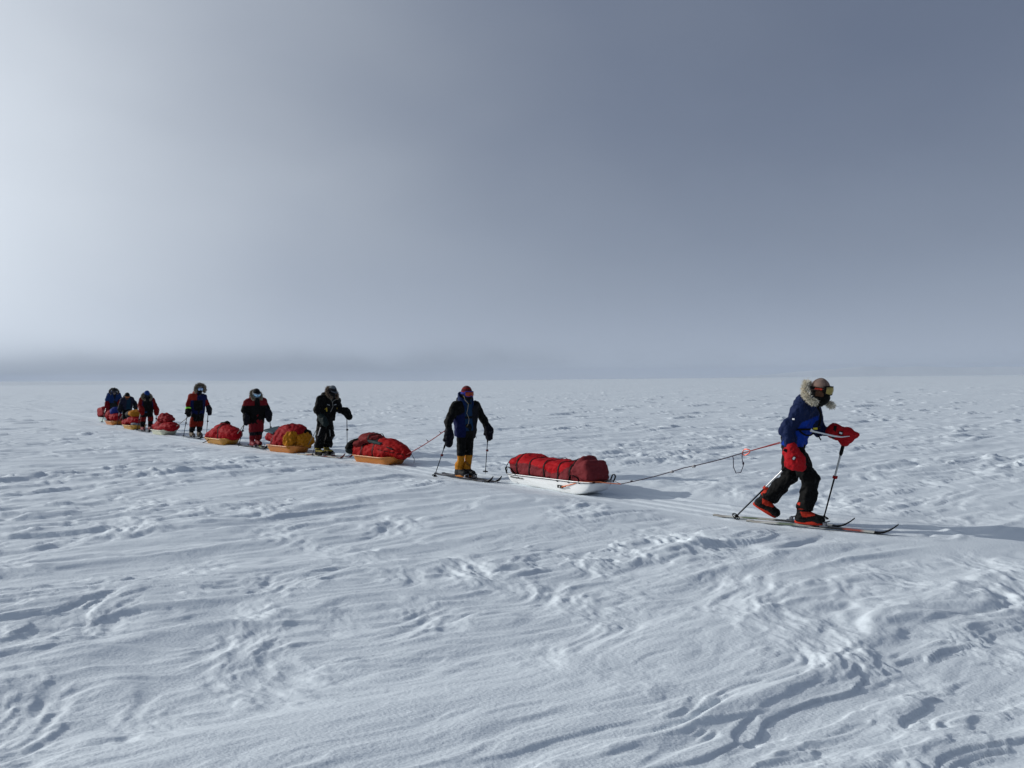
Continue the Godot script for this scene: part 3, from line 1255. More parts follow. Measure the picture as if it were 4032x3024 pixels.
func sleeve(d: Dictionary, s: int, q: Vector3) -> bool:
	return minf(seg_dist(q, d.sh[s], d.el[s]), seg_dist(q, d.el[s], d.ha[s])) < 0.098

# the frame of a skier who faces a little to the side: x across, y up, f forward of the chest
func J(d: Dictionary, x: float, y: float, f := 0.0) -> Vector3:
	var ph: float = d.phi
	var l: float = (d.mid - x + f * sin(ph)) / cos(ph)
	return Vector3(x, y, l * sin(ph) + f * cos(ph))

func facing(d: Dictionary) -> void:
	var turn := atan2(-d.x, d.z)
	var h: Vector3 = Basis(Vector3.UP, -turn) * Vector3(d.heading[0], 0, d.heading[1]).normalized()
	d.phi = atan2(h.x, h.z)
	d.fwd = h

func pose(d: Dictionary, j: Dictionary) -> void:
	facing(d)
	for k in ["sh", "el", "ha", "kn", "an"]:
		d[k] = []
		for s in 2:
			var q: Array = j[k][s]
			d[k].append(J(d, q[0], q[1], q[2] if q.size() > 2 else 0.0))
	for k in ["head", "hips"]:
		var q: Array = j[k]
		d[k] = J(d, q[0], q[1], q[2] if q.size() > 2 else 0.0)

func across(d: Dictionary, q: Vector3) -> float:
	# how far to the -x hand side of the chest's middle
	return (d.mid - q.x) * cos(d.phi) + q.z * sin(d.phi)

func ahead(d: Dictionary, q: Vector3) -> float:
	return (q.x - d.mid) * sin(d.phi) + q.z * cos(d.phi)

func ground_tip(d: Dictionary, x: float, up: float) -> Vector3:
	return Vector3(x, 0.0, -up * d.z / EYE)

func ring_ruff(d: Dictionary, r: Vector2, dark: Color, light: Color, n: int, w: float, down := 0.05, lean := 0.06, open := 2.45, back := 0.10) -> Dictionary:
	var fw := Vector3(sin(d.phi), 0.0, cos(d.phi))
	return {"at": d.head - Vector3(0, down, 0) - fw * back, "basis": basis_of(fw, Vector3.UP), "r": r, "dark": dark, "light": light, "n": n, "w": w, "lean": lean, "open": open, "len": 0.055, "thick": 0.035}

func plain_boot(top: Color, toe: Color) -> Callable:
	return func(l: Vector3) -> Color: return top if l.y > 0.13 else toe

func make_lead() -> Dictionary:
	var d := {"x": 3.44, "z": 8.77, "heading": [0.857, 0.515], "cell": 0.0125}
	d.label = "person in navy and royal blue anorak striding ahead with gold goggles and red pogies"
	d.head = Vector3(0.135, 1.595, -0.10)
	d.look = Vector3(0.97, -0.16, 0.22)
	d.sh = [Vector3(-0.095, 1.365, 0.08), Vector3(0.055, 1.36, -0.28)]
	d.el = [Vector3(-0.235, 1.125, 0.15), Vector3(0.13, 1.10, -0.33)]
	d.ha = [Vector3(-0.175, 0.92, 0.17), Vector3(0.30, 1.09, -0.24)]
	d.hips = Vector3(-0.165, 0.93, -0.11)
	d.hipside = [Vector3(-0.16, 0.88, -0.02), Vector3(-0.17, 0.88, -0.20)]
	d.kn = [Vector3(0.025, 0.565, 0.0), Vector3(-0.205, 0.555, -0.22)]
	d.an = [Vector3(-0.045, 0.155, 0.0), Vector3(-0.49, 0.24, -0.25)]
	d.toe = [Vector3(0.985, 0.0, 0.174), Vector3(0.86, -0.48, 0.15)]
	d.leg_r = [0.118, 0.092, 0.086, 0.094]
	d.cuff = 0.05
	d.hem = 0.945
	d.hem_tilt = Vector3(-0.12, 0, 0)
	d.hem_shift = Vector3(-0.05, 0, 0)
	d.bulk = 1.0
	d.hood_up = 0.03
	d.hood_back = 0.05
	d.fold = 0.034
	var tan_ := Color(0.21, 0.145, 0.115)
	d.hat = [Color(0.16, 0.105, 0.085), tan_, Color(0.17, 0.12, 0.10), tan_, Color(0.19, 0.13, 0.105)]
	d.seams = Color(0.07, 0.045, 0.038)
	d.brim = -0.05
	d.cheek = Color(0.10, 0.05, 0.028)
	d.goggles = [BLACK, Color(0.27, 0.215, 0.075), BLACK]
	d.goggle_size = 1.02
	d.jacket_col = func(q: Vector3) -> Color:
		if sleeve(d, 0, q) or sleeve(d, 1, q):
			return NAVY
		# royal body below a slanting yoke; navy back
		var yoke: float = 1.265 + (q.x - 0.05) * 0.35
		var back: float = lerpf(-0.30, -0.10, clampf((q.y - 0.95) / 0.4, 0.0, 1.0))
		return ROYAL if q.y < yoke and q.x > back else NAVY
	d.trouser_col = BLACK
	d.boot_col = func(l: Vector3) -> Color:
		# red cuff, black ankle strap, red tongue panel tapering to the toe, black rand
		if l.y > 0.172:
			return BRICK
		if l.y > 0.142:
			return BLACK
		if l.y > 0.085 + 0.22 * maxf(l.z - 0.10, 0.0) and l.z > 0.035 + 0.4 * (0.142 - l.y) and l.z < 0.19:
			return BRICK
		return BLACK if l.y > 0.055 else Color(0.014, 0.014, 0.014)
	d.sole_col = BRICK
	var rp := Color(0.32, 0.010, 0.015)
	var near_b := basis_of(Vector3(0.12, 0.10, 0.98), Vector3(0.5, 0.85, 0))
	d.mitt = [
		{"col": rp, "shapes": [[Vector3(-0.175, 0.955, 0.19), Vector3(-0.135, 0.80, 0.21), 0.055, 0.098], [Vector3(-0.215, 0.885, 0.2), Vector3(-0.18, 0.82, 0.205), 0.058, 0.07], [Vector3(-0.11, 0.79, 0.215), Vector3(-0.065, 0.715, 0.22), 0.075, 0.035], [Vector3(-0.19, 0.755, 0.2), Vector3(-0.225, 0.735, 0.19), 0.05, 0.028], [Vector3(-0.2, 0.735, 0.2), Vector3(-0.08, 0.715, 0.215), 0.035, 0.035]],
			"patches": [[Vector3(-0.215, 0.895, 0.262), near_b, Vector3(0.050, 0.016, 0.006), BLACK, "webbing"], [Vector3(-0.150, 0.828, 0.318), near_b, Vector3(0.017, 0.024, 0.004), BLACK, "badge"], [Vector3(-0.150, 0.828, 0.322), near_b, Vector3(0.010, 0.016, 0.003), Color(0.6, 0.62, 0.62), "emblem"]]},
		{"col": rp, "shapes": [[Vector3(0.285, 1.10, -0.24), Vector3(0.43, 1.075, -0.23), 0.092, 0.075], [Vector3(0.42, 1.04, -0.23), Vector3(0.405, 0.985, -0.23), 0.066, 0.058], [Vector3(0.44, 1.06, -0.23), Vector3(0.525, 1.06, -0.23), 0.06, 0.028]],
			"patches": [[Vector3(0.285, 1.10, -0.158), basis_of(Vector3(0.1, 0, 1), Vector3(0.2, 1, 0)), Vector3(0.016, 0.075, 0.010), BLACK, "webbing"], [Vector3(0.355, 1.09, -0.150), basis_of(Vector3(0.1, 0, 1), Vector3(0.2, 1, 0)), Vector3(0.024, 0.022, 0.006), BLACK, "badge"], [Vector3(0.355, 1.09, -0.145), basis_of(Vector3(0.1, 0, 1), Vector3(0.4, 1, 0)), Vector3(0.016, 0.010, 0.004), Color(0.6, 0.62, 0.62), "emblem"]]}]
	d.ruff = {"at": Vector3(0.09, 1.55, -0.10), "dark": Color(0.50, 0.45, 0.35), "light": Color(0.88, 0.85, 0.74), "n": 3000, "w": 0.004, "len": 0.05, "thick": 0.033,
		"path": [Vector3(0.095, 1.452, 0.045), Vector3(0.04, 1.475, 0.06), Vector3(-0.01, 1.525, 0.05), Vector3(-0.035, 1.59, 0.02), Vector3(-0.015, 1.655, -0.04), Vector3(0.0, 1.675, -0.12), Vector3(0.02, 1.63, -0.20), Vector3(0.08, 1.54, -0.25), Vector3(0.16, 1.465, -0.25), Vector3(0.235, 1.435, -0.21), Vector3(0.265, 1.40, -0.17)]}
	var p := skier(d)
	# goggle strap lettering
	var tm := TextMesh.new()
	var sf := SystemFont.new()
	sf.font_names = PackedStringArray(["Droid Sans"])
	sf.font_weight = 700
	tm.font = sf
	tm.text = "ABOM"
	tm.font_size = 32
	tm.pixel_size = 0.00088
	tm.depth = 0.002
	var tmi := MeshInstance3D.new()
	tmi.name = "lettering"
	tmi.mesh = tm
	var om := StandardMaterial3D.new()
	om.albedo_color = Color(0.85, 0.20, 0.05)
	om.roughness = 0.7
	tmi.material_override = om
	var hb := basis_of(d.look)
	# lies on the strap at the right temple
	var outv := (hb * Vector3(-1.0, 0, 0.10)).normalized()
	tmi.transform = Transform3D(Basis(hb.y.cross(outv).normalized(), hb.y, outv), d.head + hb * Vector3(-0.1045, 0.012, 0.002))
	d.goggle_node.add_child(tmi)
	# chest webbing, buckle, hose, sleeve badge, cord ends
	var ch := [Vector3(-0.20, 1.135, 0.07), Vector3(-0.10, 1.14, 0.105), Vector3(0.0, 1.142, 0.085), Vector3(0.07, 1.147, 0.04), Vector3(0.12, 1.15, -0.04), Vector3(0.135, 1.15, -0.14)]
	part(p, "chest_strap", ribbon(ch, Vector3.UP, 0.012, 0.006, d.hips + Vector3(0.1, 0.22, 0), BLACK), M.plain)
	part(p, "shoulder_strap", ribbon([Vector3(0.10, 1.40, -0.01), Vector3(0.135, 1.33, -0.01), Vector3(0.135, 1.25, 0.0), Vector3(0.11, 1.17, 0.01)], Vector3(1, 0, -0.6), 0.011, 0.006, d.hips + Vector3(0.1, 0.3, -0.1), BLACK), M.plain)
	part(p, "waist_strap", ribbon([Vector3(-0.09, 1.13, 0.11), Vector3(-0.04, 1.085, 0.12), Vector3(0.02, 1.075, 0.095), Vector3(0.075, 1.12, 0.05)], Vector3.UP, 0.010, 0.006, d.hips + Vector3(0.1, 0.2, -0.1), BLACK), M.plain)
	var mb := MB.new()
	mb.cur = Color(0.55, 0.46, 0.04)
	mb.box(Transform3D(basis_of(Vector3(0.6, 0, 0.8)), Vector3(0.078, 1.15, 0.048)), Vector3(0.026, 0.011, 0.008))
	part(p, "buckle", mb, M.plain)
	mb = MB.new()
	mb.cur = Color(0.62, 0.64, 0.66)
	mb.tube([Vector3(0.03, 1.135, 0.08), Vector3(0.06, 1.12, 0.085), Vector3(0.16, 1.095, 0.05), Vector3(0.28, 1.06, -0.05), Vector3(0.36, 1.045, -0.13), Vector3(0.45, 1.055, -0.15)], [0.02, 0.011, 0.009, 0.011, 0.008, 0.004], 8)
	part(p, "hose", mb, M.plastic)
	mb = MB.new()
	mb.cur = Color(0.75, 0.76, 0.78)
	mb.box(Transform3D(basis_of(Vector3(-0.2, 0.1, 1)), Vector3(-0.155, 1.265, 0.193)), Vector3(0.013, 0.009, 0.002))
	part(p, "sleeve_badge", mb, M.plain)
	mb = MB.new()
	mb.cur = BLACK
	mb.tube([Vector3(0.095, 1.12, 0.03), Vector3(0.115, 1.06, 0.03), Vector3(0.14, 1.015, 0.03)], 0.007, 6)
	part(p, "strap_end", mb, M.plain)
	mb = MB.new()
	mb.cur = BLACK
	mb.tube([Vector3(-0.04, 0.87, 0.10), Vector3(-0.02, 0.82, 0.10), Vector3(0.0, 0.80, 0.10)], 0.006, 6)
	part(p, "strap_end", mb, M.plain)
	pole("ski pole planted behind by the right hand of the blue anorak person", p, Vector3(-0.13, 0.83, 0.2), Vector3(-0.87, 0.0, -0.18), Color(0.42, 0.42, 0.43), BRICK, 0.24, 0.05, 1.3)
	pole("upright ski pole in the forward left hand of the blue anorak person", p, Vector3(0.41, 1.05, -0.23), Vector3(0.155, 0.0, -0.33), Color(0.36, 0.37, 0.38), RED, 0.24, 0.05, 1.3)
	var cols := [Color(0.42, 0.40, 0.36), Color(0.55, 0.56, 0.52), Color(0.18, 0.22, 0.15), Color(0.4, 0.42, 0.38), Color(0.06, 0.06, 0.06), Color(0.03, 0.03, 0.03), Color(0.35, 0.1, 0.08), Color(0.5, 0.5, 0.45), Color(0.05, 0.05, 0.05)]
	ski("pale and black ski under the flat front boot of the blue anorak person", p, d.an[0], d.fwd, 0.98, 0.66, cols, BLACK)
	ski("pale and black ski under the lifted rear boot of the blue anorak person", p, d.an[1] + Vector3(0.08, 0, 0.0), d.fwd, 0.92, 0.72, cols, BLACK)
	return d

func make_others() -> Array:
	var all := []
	# second in line: yellow gaiters, red and black hat
	var d := {"x": -0.85, "z": 13.56, "heading": [0.63, 0.78], "cell": 0.0145, "mid": 0.0}
	d.label = "person in yellow gaiters and open black and blue jacket with a red knitted hat"
	pose(d, {"head": [0.03, 1.515, 0.02], "hips": [0.0, 0.83], "sh": [[-0.175, 1.29], [0.20, 1.28]], "el": [[-0.30, 1.01, 0.02], [0.335, 1.03, 0.02]], "ha": [[-0.285, 0.77, 0.12], [0.435, 0.82, 0.08]], "kn": [[-0.075, 0.44, 0.03], [0.06, 0.44, 0.02]], "an": [[-0.115, 0.145, -0.03], [0.03, 0.145, 0.04]]})
	d.look = Vector3(0.62, -0.12, 0.78)
	d.leg_r = [0.098, 0.072, 0.066, 0.060]
	d.cuff = 0.0
	d.hem = 0.72
	d.hem_tilt = Vector3(-0.15, 0, 0)
	d.hat = [RED * 0.6, INK, RED * 0.6, INK * 1.5, RED * 0.5, RED * 0.6]
	d.goggles = [Color(0.02, 0.03, 0.22), Color(0.24, 0.05, 0.03), Color(0.02, 0.03, 0.2)]
	d.goggle_y = 0.0
	d.brim = 0.0
	d.bulk = 0.98
	var d2 := d
	d.jacket_col = func(q: Vector3) -> Color:
		if sleeve(d2, 0, q) or sleeve(d2, 1, q):
			return BLACK
		var a := across(d2, q)
		var f := ahead(d2, q)
		if f > 0.02 and a < 0.075 and a > -0.085:
			return TEAL if q.y > 0.84 and absf(q.y - 1.08) > 0.022 else BLACK
		if q.y > 1.22 - a * 0.5:
			return BLACK
		return DEEPBLUE if a > 0.0 else INK
	d.trouser_col = func(q: Vector3) -> Color: return YELLOW if q.y < 0.40 else BLACK
	d.boot_col = plain_boot(YELLOW, Color(0.02, 0.02, 0.02))
	d.sole_col = Color(0.38, 0.14, 0.03)
	var mcol := Color(0.006, 0.006, 0.011)
	d.mitt = [{"col": mcol, "dir": Vector3(-0.02, -1, 0.05), "size": 1.15}, {"col": mcol, "dir": Vector3(0.03, -1, 0), "size": 1.1, "side": Vector3(-1, 0, 0)}]
	var p := skier(d)
	collar(p, d, Color(0.006, 0.018, 0.07), 0.145, 0.17)
	var mb := MB.new()
	mb.cur = Color(0.42, 0.36, 0.24)
	mb.tube([J(d, -0.02, 1.47, 0.10), J(d, 0.0, 1.40, 0.15), J(d, 0.06, 1.33, 0.17), J(d, 0.05, 1.24, 0.16), J(d, 0.03, 1.16, 0.155), J(d, 0.07, 1.06, 0.16), J(d, 0.06, 0.98, 0.16), J(d, 0.03, 0.93, 0.16)], 0.0032, 6)
	part(p, "earphone_cord", mb, M.plain)
	mb = MB.new()
	mb.cur = BLACK
	mb.tube([J(d, 0.13, 0.75, 0.08), J(d, 0.14, 0.70, 0.08)], 0.008, 6)
	part(p, "drawcord", mb, M.plain)
	mb = MB.new()
	mb.cur = BLACK
	mb.tube([J(d, 0.185, 0.745, 0.02), J(d, 0.20, 0.69, 0.02)], 0.006, 6)
	part(p, "drawcord", mb, M.plain)
	# print on the gaiter
	var tm := TextMesh.new()
	var sf := SystemFont.new()
	sf.font_names = PackedStringArray(["Droid Sans"])
	sf.font_weight = 800
	tm.font = sf
	tm.text = "ATIIN"
	tm.font_size = 32
	tm.pixel_size = 0.0015
	tm.depth = 0.003
	var t := MeshInstance3D.new()
	t.name = "lettering"
	t.mesh = tm
	var im := StandardMaterial3D.new()
	im.albedo_color = Color(0.12, 0.1, 0.1)
	t.material_override = im
	var mid_: Vector3 = (d.kn[1] as Vector3).lerp(d.an[1], 0.62)
	t.transform = Transform3D(Basis(Vector3(0, 0, 1), -0.75), mid_ + Vector3(-0.012, 0.0, 0.082))
	p.add_child(t)
	pole("ski pole slanting from the right mitten of the yellow gaiter person", p, d.ha[0] + Vector3(0.0, 0.05, 0.0), ground_tip(d, -0.57, -0.02), Color(0.10, 0.11, 0.13), RED * 0.5, 0.3)
	pole("upright ski pole under the left mitten of the yellow gaiter person", p, d.ha[1] + Vector3(-0.01, 0.04, 0.0), ground_tip(d, 0.358, 0.036), Color(0.10, 0.11, 0.13), RED * 0.5, 0.26)
	ski("black ski under the right boot of the yellow gaiter person", p, d.an[0], d.fwd, 1.0, 0.78, [INK, Color(0.1, 0.1, 0.11), INK], BLACK)
	ski("black ski under the left boot of the yellow gaiter person", p, d.an[1], d.fwd, 1.0, 0.78, [INK, Color(0.1, 0.1, 0.11), INK], BLACK)
	all.append(d)

	# third: all in black with a peaked cap
	d = {"x": -4.45, "z": 17.8, "heading": [0.78, 0.63], "cell": 0.0165, "mid": 0.05}
	d.label = "person all in black with a grey peaked cap and brown fur ruff"
	pose(d, {"head": [0.195, 1.525, 0.10], "hips": [0.03, 0.86], "sh": [[-0.085, 1.345, 0.02], [0.30, 1.29, 0.04]], "el": [[-0.165, 1.09, 0.02], [0.365, 1.07, 0.12]], "ha": [[-0.02, 0.86, 0.22], [0.51, 1.03, 0.28]], "kn": [[-0.085, 0.48, 0.03], [0.125, 0.48, 0.03]], "an": [[-0.135, 0.145, -0.02], [0.06, 0.145, 0.02]]})
	d.look = Vector3(0.60, -0.42, 0.74)
	d.leg_r = [0.118, 0.108, 0.098, 0.105]
	d.cuff = 0.06
	d.hem = 0.82
	d.bulk = 1.06
	d.fold = 0.035
	d.hat = [INK, GREY * 0.8, GREY, GREY * 0.9]
	d.peak = GREY * 0.7
	d.mask = INK
	d.jacket_col = Color(0.005, 0.0055, 0.007)
	d.trouser_col = Color(0.005, 0.0055, 0.007)
	d.boot_col = func(l: Vector3) -> Color: return Color(0.30, 0.24, 0.05) if (l.y > 0.14 and l.y < 0.17) or (l.y > 0.09 and l.y < 0.115 and l.z > 0.05) else BLACK
	d.ruff = ring_ruff(d, Vector2(0.125, 0.13), Color(0.10, 0.06, 0.045), Color(0.42, 0.35, 0.27), 1700, 0.006, 0.06, 0.09, 2.5)
	d.mitt = [{"col": Color(0.014, 0.02, 0.022), "dir": Vector3(0.25, -0.4, 0.5), "size": 1.25}, {"col": BLACK, "dir": Vector3(0.35, -0.6, 0.2), "size": 1.35, "side": Vector3(0, 1, 0)}]
	p = skier(d)
	mb = MB.new()
	mb.cur = Color(0.42, 0.30, 0.04)
	mb.tube([J(d, 0.02, 1.10, 0.16), J(d, 0.06, 1.135, 0.17), J(d, 0.065, 1.05, 0.17)], [0.010, 0.016, 0.018], 7)
	part(p, "strap_tab", mb, M.plain)
	mb = MB.new()
	mb.cur = Color(0.42, 0.30, 0.04)
	mb.tube([J(d, 0.30, 1.13, 0.13), J(d, 0.30, 1.09, 0.13)], 0.008, 6)
	part(p, "strap_tab", mb, M.plain)
	mb = MB.new()
	mb.cur = Color(0.33, 0.33, 0.30)
	mb.tube([J(d, 0.13, 1.41, 0.15), J(d, 0.19, 1.28, 0.20), J(d, 0.21, 1.16, 0.19), J(d, 0.15, 1.03, 0.19)], 0.004, 6)
	part(p, "drawcord", mb, M.plain)
	mb = MB.new()
	mb.cur = Color(0.33, 0.33, 0.30)
	mb.tube([J(d, 0.30, 1.33, 0.14), J(d, 0.23, 1.30, 0.19), J(d, 0.19, 1.25, 0.20)], 0.004, 6)
	part(p, "drawcord", mb, M.plain)
	for q in [[0.085, 1.205], [0.105, 1.20], [0.125, 1.195], [0.235, 1.195], [0.26, 1.20], [0.28, 1.205]]:
		mb = MB.new()
		mb.cur = Color(0.40, 0.43, 0.45)
		mb.box(Transform3D(basis_of(d.fwd), J(d, q[0], q[1], 0.165)), Vector3(0.007, 0.009, 0.003))
		part(p, "chest_letter", mb, M.plain)
	mb = MB.new()
	mb.cur = Color(0.35, 0.37, 0.36)
	mb.tube([J(d, 0.13, 0.62, 0.15), J(d, 0.14, 0.46, 0.15)], 0.006, 6)
	part(p, "zip_piping", mb, M.plain)
	pole("ski pole slanting across the legs of the person all in black", p, d.ha[0] + Vector3(0.01, 0.06, 0.03), ground_tip(d, -0.286, -0.04), Color(0.3, 0.3, 0.31), INK, 0.24, 0.045, 1.1)
	pole("upright ski pole in the raised mitten of the person all in black", p, d.ha[1] + Vector3(0.02, 0.06, 0.02), ground_tip(d, 0.547, 0.066), Color(0.10, 0.10, 0.12), INK, 0.26, 0.045, 1.1)
	var cr := Color(0.50, 0.46, 0.38)
	ski("cream ski with red tip under the right boot of the person all in black", p, d.an[0], d.fwd, 0.98, 0.80, [cr, cr * 0.9, Color(0.25, 0.08, 0.06)], Color(0.16, 0.03, 0.03))
	ski("cream ski with red tip under the left boot of the person all in black", p, d.an[1], d.fwd, 0.98, 0.80, [cr, cr * 0.9, Color(0.25, 0.08, 0.06)], Color(0.16, 0.03, 0.03))
	all.append(d)

	# fourth: black jacket with dark red shoulders, dark red trousers
	d = {"x": -7.0, "z": 20.4, "heading": [0.65, 0.76], "cell": 0.019, "mid": 0.05}
	d.label = "person in long black jacket with red shoulders and red trousers, head bowed under black hat"
	pose(d, {"head": [0.07, 1.455, 0.12], "hips": [0.06, 0.74], "sh": [[-0.165, 1.215, 0.02], [0.265, 1.235, 0.02]], "el": [[-0.25, 1.00, 0.02], [0.35, 1.03, 0.04]], "ha": [[-0.185, 0.79, 0.14], [0.385, 0.88, 0.14]], "kn": [[-0.03, 0.42, 0.05], [0.155, 0.45, 0.08]], "an": [[-0.045, 0.145, 0.08], [0.095, 0.15, -0.10]]})
	d.look = Vector3(0.30, -0.62, 0.72)
	d.leg_r = [0.115, 0.10, 0.088, 0.088]
	d.hem = 0.62
	d.bulk = 1.06
	d.hat = [BLACK, BLACK, INK]
	d.goggles = [Color(0.30, 0.36, 0.42), Color(0.30, 0.52, 0.72), Color(0.6, 0.6, 0.6)]
	d.mask = INK
	var d4 := d
	var drd := Color(0.15, 0.009, 0.012)
	d.jacket_col = func(q: Vector3) -> Color:
		var a := across(d4, q)
		if q.y > 1.13 and absf(a) > 0.07:
			return drd
		return BLACK
	d.trouser_col = func(q: Vector3) -> Color:
		if q.y > 0.32 and q.y < 0.42:
			return INK
		return drd if across(d4, q) > -0.12 or q.y > 0.42 else INK
	d.boot_col = plain_boot(Color(0.2, 0.02, 0.03), Color(0.18, 0.02, 0.03))
	d.ruff = ring_ruff(d, Vector2(0.13, 0.12), Color(0.16, 0.14, 0.10), Color(0.50, 0.46, 0.38), 1200, 0.0075, 0.06, 0.09, 2.5)
	d.mitt = [{"col": INK, "dir": Vector3(-0.05, -0.8, 0.3), "size": 1.2}, {"col": INK, "dir": Vector3(0.05, -0.9, 0.1), "size": 1.3}]
	p = skier(d)
	pole("ski pole slanting from the right hand of the red shouldered black jacket person", p, d.ha[0] + Vector3(0, 0.05, 0.0), ground_tip(d, -0.405, 0.03), INK, INK, 0.2, 0.05, 1.2)
	pole("ski pole behind the yellow sack, left hand of the red shouldered black jacket person", p, d.ha[1] + Vector3(0, 0.05, 0.0), ground_tip(d, 0.50, 0.08), INK, INK, 0.2, 0.05, 1.2)
	ski("dark ski under the right boot of the red shouldered black jacket person", p, d.an[0], d.fwd, 0.98, 0.8, [INK, GREY * 0.5], BLACK)
	ski("dark ski with yellow patch under the left boot of the red shouldered black jacket person", p, d.an[1] + d.fwd * 0.15, d.fwd, 0.98, 0.8, [INK, Color(0.4, 0.4, 0.1), INK], BLACK)
	all.append(d)

	# fifth: red and blue suit with a black front
	d = {"x": -10.2, "z": 24.2, "heading": [0.65, 0.76], "cell": 0.021, "mid": 0.08}
	d.label = "person in red and blue jacket with black apron front and fur ringed hood up"
	pose(d, {"head": [0.155, 1.545, 0.04], "hips": [0.09, 0.78], "sh": [[-0.105, 1.325], [0.285, 1.30]], "el": [[-0.19, 1.06], [0.375, 1.06]], "ha": [[-0.19, 0.86, 0.06], [0.435, 0.89, 0.06]], "kn": [[-0.06, 0.40, 0.02], [0.15, 0.40, 0.02]], "an": [[-0.10, 0.15, 0.0], [0.125, 0.145, 0.0]]})
	d.look = Vector3(0.22, -0.10, 0.95)
	d.leg_r = [0.118, 0.102, 0.09, 0.085]
	d.hem = 0.74
	d.bulk = 1.0
	d.hat = [WHITE * 0.6, ROYAL, DEEPBLUE, DEEPBLUE]
	d.goggles = [BLACK, Color(0.30, 0.42, 0.62), BLACK]
	var d5 := d
	d.jacket_col = func(q: Vector3) -> Color:
		var a := across(d5, q)
		if q.y > 1.20:
			return BRICK * 0.5 if a > 0.03 else DEEPBLUE
		if sleeve(d5, 0, q) or sleeve(d5, 1, q):
			return RED * 0.5 if absf(a) > 0.235 else DEEPBLUE
		if q.y < 0.86:
			return DEEPBLUE if absf(a) > 0.03 else BLACK
		return BLACK if absf(a) < 0.14 else DEEPBLUE
	d.trouser_col = func(q: Vector3) -> Color:
		if q.y < 0.345 or (q.y > 0.50 and ahead(d5, q) > -0.02 and absf(across(d5, q)) < 0.16) or q.y > 0.66:
			return BLACK
		return BRICK * 0.42
	d.boot_col = plain_boot(BLACK, Color(0.12, 0.09, 0.06))
	d.ruff = ring_ruff(d, Vector2(0.135, 0.135), Color(0.12, 0.095, 0.065), Color(0.46, 0.40, 0.31), 1500, 0.0085, 0.0, 0.0, 2.3, 0.0)
	d.ruff.at += d.fwd * 0.06
	d.ruff.len = 0.075
	d.ruff.thick = 0.042
	d.mitt = [{"col": BLACK, "dir": Vector3(0.1, -1, 0), "size": 1.2, "cuff_col": Color(0.30, 0.75, 0.08)}, {"col": INK, "dir": Vector3(0.08, -1, 0), "size": 1.2}]
	p = skier(d)
	pole("ski pole slanting from the right hand of the red and blue jacket person", p, d.ha[0] + Vector3(0, 0.04, 0), ground_tip(d, -0.345, -0.02), INK, INK, 0.2, 0.05, 1.35)
	pole("ski pole upright in the left hand of the red and blue jacket person", p, d.ha[1] + Vector3(-0.02, 0.04, 0), ground_tip(d, 0.345, 0.03), INK, INK, 0.2, 0.05, 1.35)
	ski("pale ski under the right boot of the red and blue jacket person", p, d.an[0], d.fwd, 0.98, 0.8, [GREY, INK], BLACK)
	ski("pale ski under the left boot of the red and blue jacket person", p, d.an[1], d.fwd, 0.98, 0.8, [GREY, INK], BLACK)
	all.append(d)

	# sixth: red sleeves, bright blue hat
	d = {"x": -13.4, "z": 27.6, "heading": [0.65, 0.76], "cell": 0.022, "mid": 0.02}
	d.label = "person with red sleeves and black front looking down under a bright blue hat"
	pose(d, {"head": [0.02, 1.365, 0.10], "hips": [0.02, 0.70], "sh": [[-0.155, 1.165], [0.20, 1.14]], "el": [[-0.22, 0.95], [0.28, 0.95]], "ha": [[-0.16, 0.80, 0.10], [0.335, 0.77, 0.05]], "kn": [[-0.115, 0.39, 0.03], [0.14, 0.41, 0.03]], "an": [[-0.135, 0.145], [0.11, 0.145]]})
	d.look = Vector3(0.2, -0.75, 0.65)
	d.leg_r = [0.105, 0.095, 0.085, 0.078]
	d.hem = 0.66
	d.hat = [Color(0.006, 0.035, 0.16), Color(0.006, 0.035, 0.16)]
	d.mask = INK
	var d6 := d
	d.jacket_col = func(q: Vector3) -> Color:
		if sleeve(d6, 0, q) or sleeve(d6, 1, q):
			return RED * 0.5
		if absf(across(d6, q)) > 0.15 and q.y > 0.9:
			return DEEPBLUE
		return TEAL * 1.6 if q.y < 0.715 and across(d6, q) > 0.03 else BLACK
	d.trouser_col = func(q: Vector3) -> Color: return RED * 0.55 if q.y < 0.52 and q.y > 0.37 else (RED * 0.35 if q.y < 0.25 and across(d6, q) < 0.1 else BLACK)
	d.boot_col = plain_boot(BLACK, Color(0.2, 0.05, 0.05))
	d.ruff = ring_ruff(d, Vector2(0.15, 0.12), Color(0.14, 0.11, 0.08), Color(0.46, 0.41, 0.32), 1000, 0.0095, 0.11, 0.09, 2.6)
	d.mitt = [{"col": RED * 0.6, "dir": Vector3(0.15, -0.8, 0.3), "size": 1.3}, {"col": RED * 0.6, "dir": Vector3(0.0, -1, 0), "size": 1.3}]
	p = skier(d)
	pole("ski pole in the right red mitten of the blue hat person", p, d.ha[0] + Vector3(0, 0.04, 0), ground_tip(d, -0.325, -0.01), Color(0.3, 0.3, 0.32), INK, 0.2, 0.05, 1.5)
	pole("ski pole upright in the left red mitten of the blue hat person", p, d.ha[1] + Vector3(-0.01, 0.04, 0), ground_tip(d, 0.32, 0.05), INK, INK, 0.2, 0.05, 1.5)
	ski("dark ski under the right boot of the blue hat person", p, d.an[0], d.fwd, 0.98, 0.8, [GREY * 0.5, INK], BLACK)
	ski("dark ski under the left boot of the blue hat person", p, d.an[1], d.fwd, 0.98, 0.8, [GREY * 0.5, INK], BLACK)
	all.append(d)

	# seventh: stooping in dark clothes
	d = {"x": -15.85, "z": 31.0, "heading": [0.65, 0.76], "cell": 0.024, "mid": 0.0}
	d.label = "stooping person in dark navy jacket with teal chest, behind the grey padded sled load"
